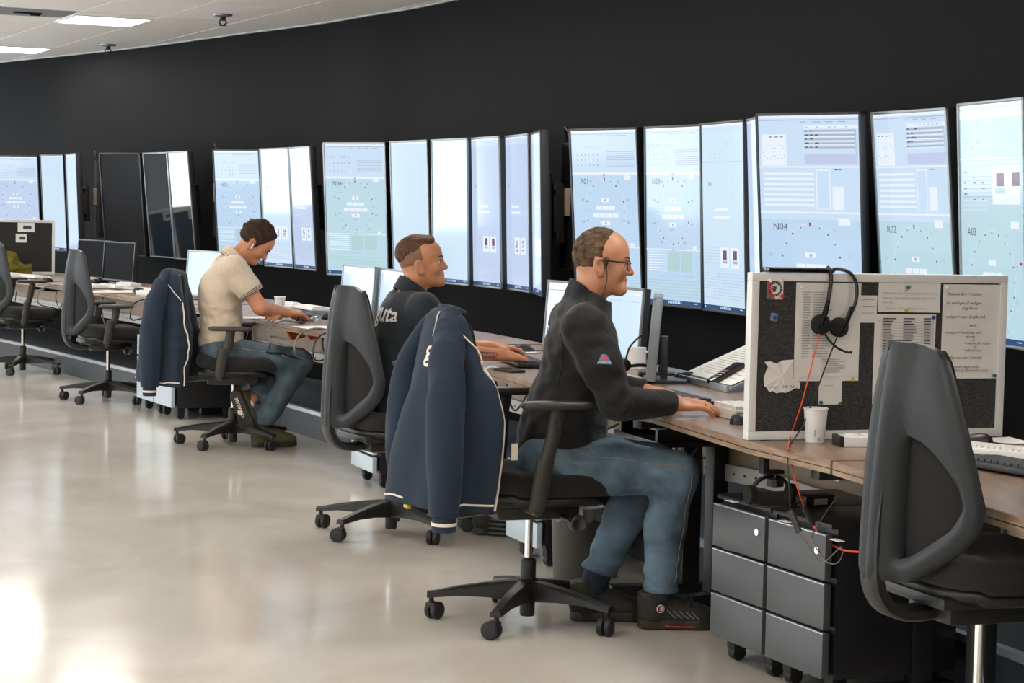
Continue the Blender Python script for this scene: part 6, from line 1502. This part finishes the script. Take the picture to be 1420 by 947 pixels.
for i in range(7): z = h_ * (-0.28 - 0.022 * i); rr.append((-w_ * 0.08, z, w_ * r.uniform(0.1, 0.3), z + 0.0016))
rr += [(-w_ * 0.42, -h_ * 0.455, w_ * 0.42, -h_ * 0.453), (-w_ * 0.42, -h_ * 0.47, w_ * 0.2, -h_ * 0.468)]
rule(t, rr, 'ink_grey')
t, w_, h_ = paper_on(590, 190, 672, 322, 'small white slip pinned between the two large papers'); rule(t, [(-w_ * 0.4, h_ * q, w_ * 0.3, h_ * q + 0.0015) for q in (0.35, 0.1, -0.15, -0.4)], 'ink_grey')
t, w_, h_ = paper_on(675, 126, 985, 270, 'wide note with faint handwriting at the top of the pinboard', lay=2, rot=0.008)
words(t, [('notes', 0.010, -0.02, h_ * 0.34, 0.25), ('Goederen wint op je binnenlopen en markeren en met', 0.0085, -w_ * 0.46, h_ * 0.12, 0.25), ('uitgaan geel. Geen brandend aanbod en verleg toe van', 0.0085, -w_ * 0.46, -h_ * 0.04, 0.25), ('wat te doen', 0.0085, -w_ * 0.46, -h_ * 0.20, 0.25), ('Lever kaart of Dienst. Afmelden ook weer.', 0.0085, -w_ * 0.40, -h_ * 0.40, 0.25)], 'ink_grey', -0.0066)
t, w_, h_ = paper_on(662, 280, 968, 720, 'printed number table on the pinboard behind the foreground chair', lay=1)
rr = []
for i in range(18):
    z = h_ * 0.45 - 0.0085 * i; rr += [(-w_ * 0.38, z - 0.004, w_ * 0.45, z - 0.0035), (-w_ * 0.37, z - 0.001, -w_ * 0.37 + w_ * r.uniform(0.10, 0.22), z + 0.002), (-w_ * 0.04, z - 0.001, w_ * r.uniform(0.06, 0.18), z + 0.002), (w_ * 0.30, z - 0.001, w_ * 0.41, z + 0.002)]
rr += [(w_ * q, h_ * 0.45 - 0.16, w_ * q + 0.0004, h_ * 0.46) for q in (-0.39, -0.08, 0.26, 0.45)]
rule(t, rr, 'ink')
t, w_, h_ = paper_on(1000, 131, 1288, 597, 'handwritten instruction sheet at the right of the pinboard', lay=1)
hw = [('Dubbele Evt = Loocke', 0.0135, -0.45, 0.385), ('Evt verhogen of verlagen', 0.0125, -0.46, 0.29), ('mbg Nooit', 0.0125, -0.18, 0.235), ('verlagen = naar Grijpha (of)', 0.0125, -0.46, 0.145), ('wacht', 0.011, -0.04, 0.055), ('verhogen = handmatig open', 0.0115, -0.46, -0.02), ('ingreep', 0.0115, -0.10, -0.065), ('of', 0.010, 0.02, -0.10), ('= nieuwe Job vragen', 0.0115, -0.12, -0.135), ('of', 0.010, 0.06, -0.17), ('= alle in kanten', 0.0105, -0.12, -0.21), ('Evt Pilar laat zien = Gordijn', 0.0120, -0.46, -0.29), ('Glazen samen wagen altijd', 0.0120, -0.48, -0.385), ('melden by de mensen keuze', 0.0120, -0.36, -0.425)]
words(t, [(s_, sz, x * w_, z * h_, 0.3) for s_, sz, x, z in hw], 'ink_brown', -0.0066)
t, w_, h_ = paper_on(400, 605, 512, 720, 'small creased note pinned under the large list'); rule(t, [(-w_ * 0.3, h_ * 0.3, w_ * 0.1, h_ * 0.3 + 0.0012)], 'ink_grey')
# torn label
x, z = zb(217, 580); t = empty('torn_label', bpt(x, z, 0.002)); t.rotation_euler = (0, 0, PB_Y); tag(t, 'torn crumpled white label at the lower left of the pinboard', 'paper', 'papers on the pinboard')
pts = [(-85, -68), (-60, -72), (-30, -60), (0, -75), (30, -78), (52, -80), (55, 20), (88, 28), (86, 62), (70, 58), (45, 70), (20, 80), (0, 78), (-25, 82), (-45, 70), (-58, 76), (-72, 55), (-84, 48), (-86, 10), (-78, -20), (-70, -45)]
poly = [(a / 1265 * BW, -b / 800 * BH) for a, b in pts]; m = MB(); m.add([(0, -0.006, 0)] + [(a, -0.001 - 0.004 * ((i * 7) % 3) / 2, b) for i, (a, b) in enumerate(poly)] + [(0, -0.0052, 0)] + [(a, -0.0002 - 0.004 * ((i * 7) % 3) / 2, b) for i, (a, b) in enumerate(poly)], [(0, i + 1, (i + 1) % 21 + 1) for i in range(21)] + [(22, 22 + (i + 1) % 21 + 1, 22 + i + 1) for i in range(21)]); m.build('leaf', 'paper', t, smooth=0.2)
words(t, [('209  A1', 0.0125, 0.0, -0.036, 0.0), ('13-0304', 0.008, -0.042, -0.036, 0.0)], 'ink', -0.0075)
# red and white club sticker
t, w_, h_ = paper_on(136, 112, 214, 212, 'square red and white sticker with a round emblem in the upper left of the pinboard', name='emblem_sticker', lay=0, curl=0.0)
rule(t, [(-w_ / 2, -h_ / 2, 0, h_ / 2)], 'emblem_red', -0.0012)
def ring(r0, r1, mt, y, nm):
    m = MB(); N = 32; m.add([(q * math.cos(2 * PI * k / N), y, q * math.sin(2 * PI * k / N)) for q in (r0, r1) for k in range(N)], [(k, (k + 1) % N, N + (k + 1) % N, N + k) for k in range(N)]); return m.build(nm, mt, t, smooth=0, fix=False)
ring(0.0155, 0.0225, 'ink', -0.0016, 'emblem_ring'); ring(0.0001, 0.0155, 'white_paint', -0.0017, 'emblem_field')
rule(t, [(-0.0145, -0.004, -0.0, 0.004), (-0.010, -0.010, 0, 0.010)], 'emblem_red', -0.0019); rule(t, [(-0.002, -0.008, 0.002, 0.008), (-0.002, 0.004, 0.006, 0.008), (-0.002, -0.001, 0.005, 0.002)], 'ink', -0.0021)
m = MB()
for k in range(16): a = 2 * PI * k / 16; m.box((0.019 * math.cos(a), -0.0019, 0.019 * math.sin(a)), (0.002, 0.0004, 0.002))
m.build('emblem_dots', 'white_paint', t, smooth=0)['kind'] = 'stuff'
x, z = zb(169, 297); t = empty('blue_clip', bpt(x, z, -0.002)); t.rotation_euler = (0, 0.15, PB_Y); tag(t, 'small blue square clip on the felt', 'clip'); MB().box((0, 0, 0), (0.021, 0.010, 0.024), ch=0.003).build('block', 'blue_clip', t); MB().lathe([(0.0005, -0.009), (0.006, -0.007), (0.006, -0.004)], n=12, axis='y').build('knob', 'pin_blue', t)
for zx, zy, mt, lab in ((296, 150, 'white_paint', 'white pin at the top left of the large list'), (553, 597, 'pin_yellow', 'yellow pin at the foot of the large list'), (815, 148, 'pin_green', 'green pin at the top of the wide note'), (808, 259, 'pin_yellow', 'yellow pin at the foot of the wide note'), (947, 294, 'pin_blue', 'blue pin at the corner of the number table'), (684, 301, 'white_paint', 'white pin at the left of the number table'), (1288, 144, 'white_paint', 'white pin at the top right of the handwritten sheet'), (1012, 148, 'white_paint', 'white pin at the top left of the handwritten sheet'), (1268, 583, 'pin_green', 'green pin at the foot of the handwritten sheet'), (404, 708, 'pin_green', 'green pin at the left of the small creased note'), (498, 715, 'pin_green', 'green pin at the right of the small creased note'), (202, 196, 'pin_red', 'red pin on the emblem sticker'), (143, 122, 'white_paint', 'white pin at the top left of the emblem sticker'), (196, 121, 'white_paint', 'white pin at the top right of the emblem sticker'), (141, 205, 'pin_green', 'green pin at the lower left of the emblem sticker')): pin(zx, zy, mt, lab)
# flat black device on top of the frame, with a thin metal strip
x, z = zb(280, 70); t = empty('flat_bar', bpt(x, BH + 0.001, 0.014)); t.rotation_euler = (0, 0, PB_Y); tag(t, 'flat black bar lying on top of the pinboard frame', 'device'); MB().box((0, 0, 0.008), (0.205, 0.05, 0.015), ch=0.003).build('housing', 'black_gloss', t); MB().box((0, -0.026, 0.013), (0.20, 0.002, 0.002)).build('metal_strip', 'alu', t)
# headset hanging over the frame
def zz(zx, zy, y=-0.02): a, b = zb(zx, zy); return Vector((a + 0.47 * y - 0.004, y, b))
t = empty('headset', board.location); t.rotation_euler = (0, 0, PB_Y); tag(t, 'black headset with boom microphone hanging over the pinboard frame', 'headset')
MB().tube(spline([zz(400, 320, -0.035), zz(425, 240, -0.030), zz(437, 180, -0.024), zz(443, 110, -0.018), zz(437, 72, -0.006), zz(428, 62, 0.02), zz(432, 80, 0.045), zz(436, 110, 0.05)], 5), 0.0055, 8, flat=1.6).build('headband', 'black_plastic', t)
MB().tube(spline([zz(452, 78, 0.045), zz(462, 66, 0.02), zz(500, 66, 0.0), zz(540, 85, -0.012), zz(566, 130, -0.02), zz(570, 190, -0.026), zz(556, 250, -0.030), zz(530, 300, -0.034), zz(497, 340, -0.036)], 5), 0.0055, 8, flat=1.6).build('headband', 'black_plastic', t)
for (zx, zy, rr_) in ((400, 328, 0.031), (488, 341, 0.030)):
    c = zz(zx, zy, -0.040); e = MB().lathe([(0.0005, -0.016), (0.020, -0.014), (rr_, -0.006), (rr_, 0.008), (0.022, 0.014), (0.0005, 0.014)], c=tuple(c), n=24, axis='y').build('ear_cup', 'foam', t); MB().lathe([(0.0005, -0.019), (0.014, -0.018), (0.015, -0.013)], c=tuple(c), n=18, axis='y').build('ear_plate', 'black_plastic', e)
MB().tube([zz(400, 328, -0.056), zz(418, 270, -0.05), zz(432, 215, -0.036)], [0.007, 0.009, 0.007], 8).build('slider', 'black_gloss', t); MB().tube([zz(497, 370, -0.056), zz(520, 320, -0.05), zz(548, 245, -0.036)], [0.007, 0.009, 0.007], 8).build('slider', 'black_gloss', t)
MB().tube(spline([zz(415, 365, -0.052), zz(440, 400, -0.056), zz(480, 437, -0.058), zz(525, 458, -0.056), zz(550, 460, -0.054)], 5), [0.0035] * 20 + [0.0055], 8).build('microphone_boom', 'black_plastic', t)
# its cables: red and black down over the desk edge, each with a small control box
red = [(1131, 463), (1118, 512), (1106, 560), (1097, 600)]
w0 = [board.matrix_local @ zz(393, 372, -0.058), board.matrix_local @ zz(360, 520, -0.06), board.matrix_local @ zz(318, 700, -0.07), at(1096, 606, DZ + 0.01), at(1093, 624, DZ + 0.004), at(1094, 630, DZ - 0.03), atd(1104, 670, 5.86), atd(1115, 703, 5.90)]
t = empty('headset_cable', (0, 0, 0)); tag(t, 'thin red headset cable hanging over the desk edge with an inline control', 'cable'); cable('cord', w0, 0.0021, 'red_cable', t)
MB().tube([atd(1115, 702, 5.90), atd(1128, 728, 5.90)], [0.009, 0.009], 8, flat=0.7).build('inline_control', 'black_plastic', t)
cable('cord_tail', [atd(1128, 728, 5.90), atd(1138, 742, 5.87), atd(1160, 759, 5.82), atd(1185, 765, 5.77), atd(1230, 764, 5.70), atd(1300, 752, 5.60)], 0.0034, 'red_cable', t)
w1 = [board.matrix_local @ zz(478, 388, -0.056), board.matrix_local @ zz(430, 520, -0.058), board.matrix_local @ zz(385, 650, -0.062), board.matrix_local @ zz(330, 800, -0.066), at(1095, 618, DZ + 0.006), at(1092, 626, DZ - 0.01), atd(1093, 650, 5.84), atd(1096, 708, 5.84)]
t = empty('headset_cable', (0, 0, 0)); tag(t, 'thin black headset cable hanging over the desk edge with a flat switch', 'cable'); cable('cord', w1, 0.0022, 'black_cable', t)
MB().tube([atd(1096, 708, 5.84), atd(1108, 738, 5.82)], [0.012, 0.012], 8, flat=0.5).build('switch', 'chair_black', t)
cable('cord_tail', [atd(1108, 738, 5.82), atd(1128, 768, 5.78), atd(1140, 780, 5.76), atd(1156, 768, 5.72), atd(1166, 758, 5.72), atd(1168, 770, 5.72), atd(1160, 781, 5.72), atd(1145, 778, 5.74), atd(1128, 752, 5.80), atd(1130, 735, 5.85), atd(1160, 690, 5.95)], 0.0020, 'grey_cable', t)
# cup and things on the foreground desk
paper_cup(at(1130, 613, DZ), 'white paper cup in front of the pinboard', 0.105, 0.027, 0.036)
dock(at(1200, 618, DZ), 0.1, 'white switch box between the pinboard and the foreground chair', 0.18, 0.09, 0.03)
mouse(at(1352, 618, DZ), 2.8, 'black mouse at the lower right corner of the pinboard')
keyboard(at(1392, 633, DZ), DA + PI + 0.5, 'pale keyboard at the right edge of the picture', 'white_plastic', 'key_white', w_=0.34, d_=0.13)
keyboard(at(1428, 658, DZ), DA + PI + 0.2, 'black keyboard in front of the pale one at the right edge of the picture', w_=0.44, d_=0.16)
sheet(at(1395, 612, DZ), 0.3, 'white paper at the right end of the pinboard', 0.12, 0.16, 0)
cable('cord', [(-0.22, -0.06, 0.01), (-0.26, -0.03, 0.005), (-0.25, 0.03, 0.004), (-0.18, 0.09, 0.004)], 0.003, 'black_cable', bpy.data.objects['keyboard.%03d' % (len([o for o in bpy.data.objects if o.name.startswith('keyboard')]) - 1)])
# things on top of the drawer cabinets
P = at(1062, 702, 0.529); t = empty('headset', (P.x + 0.02, P.y + 0.05, 0.529), 0.4); tag(t, 'black headset lying on the drawer cabinet under the desk', 'headset')
MB().tube([(0.075 * math.cos(a), 0.02 * math.sin(a) * 0 + 0.0, 0.012 + 0.075 * math.sin(a)) for a in [PI * k / 16 for k in range(17)]], 0.006, 8, flat=1.5).build('headband', 'black_plastic', t)
for s in (-1, 1): MB().lathe([(0.0005, -0.012), (0.028, -0.01), (0.030, 0.0), (0.028, 0.012), (0.0005, 0.014)], c=(s * 0.072, 0, 0.032), n=20, axis='x').build('ear_cup', 'foam', t)
MB().tube(spline([(0.07, -0.01, 0.02), (0.10, -0.04, 0.008), (0.14, -0.05, 0.006)], 5), 0.003, 6).build('microphone_boom', 'black_plastic', t)
P = at(1130, 703, 0.529); t = empty('power_adapter', (P.x, P.y, 0.529), 0.5); tag(t, 'small black power adapter on the drawer cabinet', 'adapter'); MB().box((0, 0, 0.02), (0.11, 0.055, 0.036), ch=0.006).build('block', 'black_plastic', t); MB().box((0.0, -0.029, 0.02), (0.05, 0.001, 0.018)).build('sticker', 'panel_beige', t); cable('cord', [(-0.055, 0, 0.02), (-0.10, -0.01, 0.008), (-0.16, 0.02, 0.006), (-0.20, 0.06, 0.006)], 0.003, 'black_cable', t)
for x_, y_, lab in ((1006, 694, 'small white sticker on the left cabinet top'), (1080, 722, 'small white sticker on the right cabinet top'), (1150, 748, 'small white sticker at the front corner of the right cabinet top')):
    P = at(x_, y_, 0.529); t = empty('cabinet_sticker', (P.x, P.y, 0.5285), DIR); tag(t, lab, 'sticker', 'stickers on the cabinet tops'); MB().box((0.02, 0.012, 0.0009), (0.05, 0.022, 0.0012)).build('label', 'paper', t, smooth=0); MB().box((0.02, 0.012, 0.0018), (0.034, 0.003, 0.0006)).build('print', 'ink_grey', t, smooth=0)
# --- far left board, jacket heap
board2_P = Vector((-5.08, 18.66, DZ + 0.003))
b2 = pinboard(board2_P, math.radians(25), 'small dark pinboard with a pale frame at the far left', 'felt_far')
for (x, z, w_, h_, lab) in ((0.62, 0.435, 0.155, 0.085, 'white label with black print at the top of the far-left pinboard'), (0.575, 0.335, 0.10, 0.08, 'small white note at the edge of the far-left pinboard')):
    t = empty('board_label', b2.matrix_local @ Vector((x, 0.003, z))); 
    bpy.context.view_layer.update(); t.location = b2.matrix_world @ Vector((x, 0.003, z)); t.rotation_euler = (0, 0, math.radians(25)); tag(t, lab, 'label', 'labels on the far-left pinboard')
    MB().box((0, 0, 0), (w_, 0.001, h_)).build('leaf', 'paper', t, smooth=0); MB().box((0.01, -0.001, 0), (w_ * 0.5, 0.0006, h_ * 0.35)).build('print', 'ink', t, smooth=0)
P = at(8, 381, DZ); t = empty('green_jacket', (P.x, P.y, DZ), 0.4); tag(t, 'crumpled olive green jacket lying on the far-left desk', 'jacket')
def heap(Q):
    d = uni([ell(Q, (-0.05, 0, 0.06), (0.20, 0.13, 0.09)), ell(Q, (0.02, 0, 0.12), (0.10, 0.10, 0.10)), cap(Q, (0.0, 0, 0.10), (0.20, -0.02, 0.03), 0.06, 0.035), cap(Q, (0.17, -0.02, 0.05), (0.215, -0.02, 0.085), 0.026, 0.018)], 0.04)
    return smax(d + wrinkle(Q, 60, 4, 0.012, (1, 1, 1.5)), -Q[:, 2] + 0.002, 0.004)
solid('heap', heap, (-0.30, -0.20, -0.01), (0.28, 0.18, 0.26), 0.009, 'olive_cloth', t)
MB().tube([Vector(q) for q in snap(heap, [(-0.1, -0.2, 0.12), (0.0, -0.2, 0.14), (0.1, -0.2, 0.08), (0.18, -0.15, 0.05)], 0.003)], 0.006, 6).build('seam', 'olive_cloth', t)
# slim cable case hanging behind the screens between two groups
for (x_, y_, Y_, lab) in ((772, 285, 11.9, 'brushed metal bracket and black mount behind the edge-on screen'), (290, 270, 18.2, 'black mount with a metal bracket left of the beige-shirted man\'s screens'), (124, 275, 19.6, 'black mount with a metal bracket left of the switched-off screen')):
    P = atd(x_, y_, Y_ * K); t = empty('screen_mount', P, math.radians(-70)); tag(t, lab, 'mount', 'screen mounts between the groups')
    MB().box((0.0, 0.10, 0), (0.20, 0.08, 0.72), ch=0.01).build('mount_case', 'black_plastic', t); MB().box((0.04, 0.045, 0.02), (0.05, 0.03, 0.16), ch=0.006).build('bracket', 'panel_beige', t)
    cable('cord', [(-0.06, 0.08, 0.35), (-0.03, 0.05, 0.44), (0.05, 0.05, 0.40), (0.10, 0.08, 0.22), (0.15, 0.10, 0.10)], 0.008, 'black_cable', t)
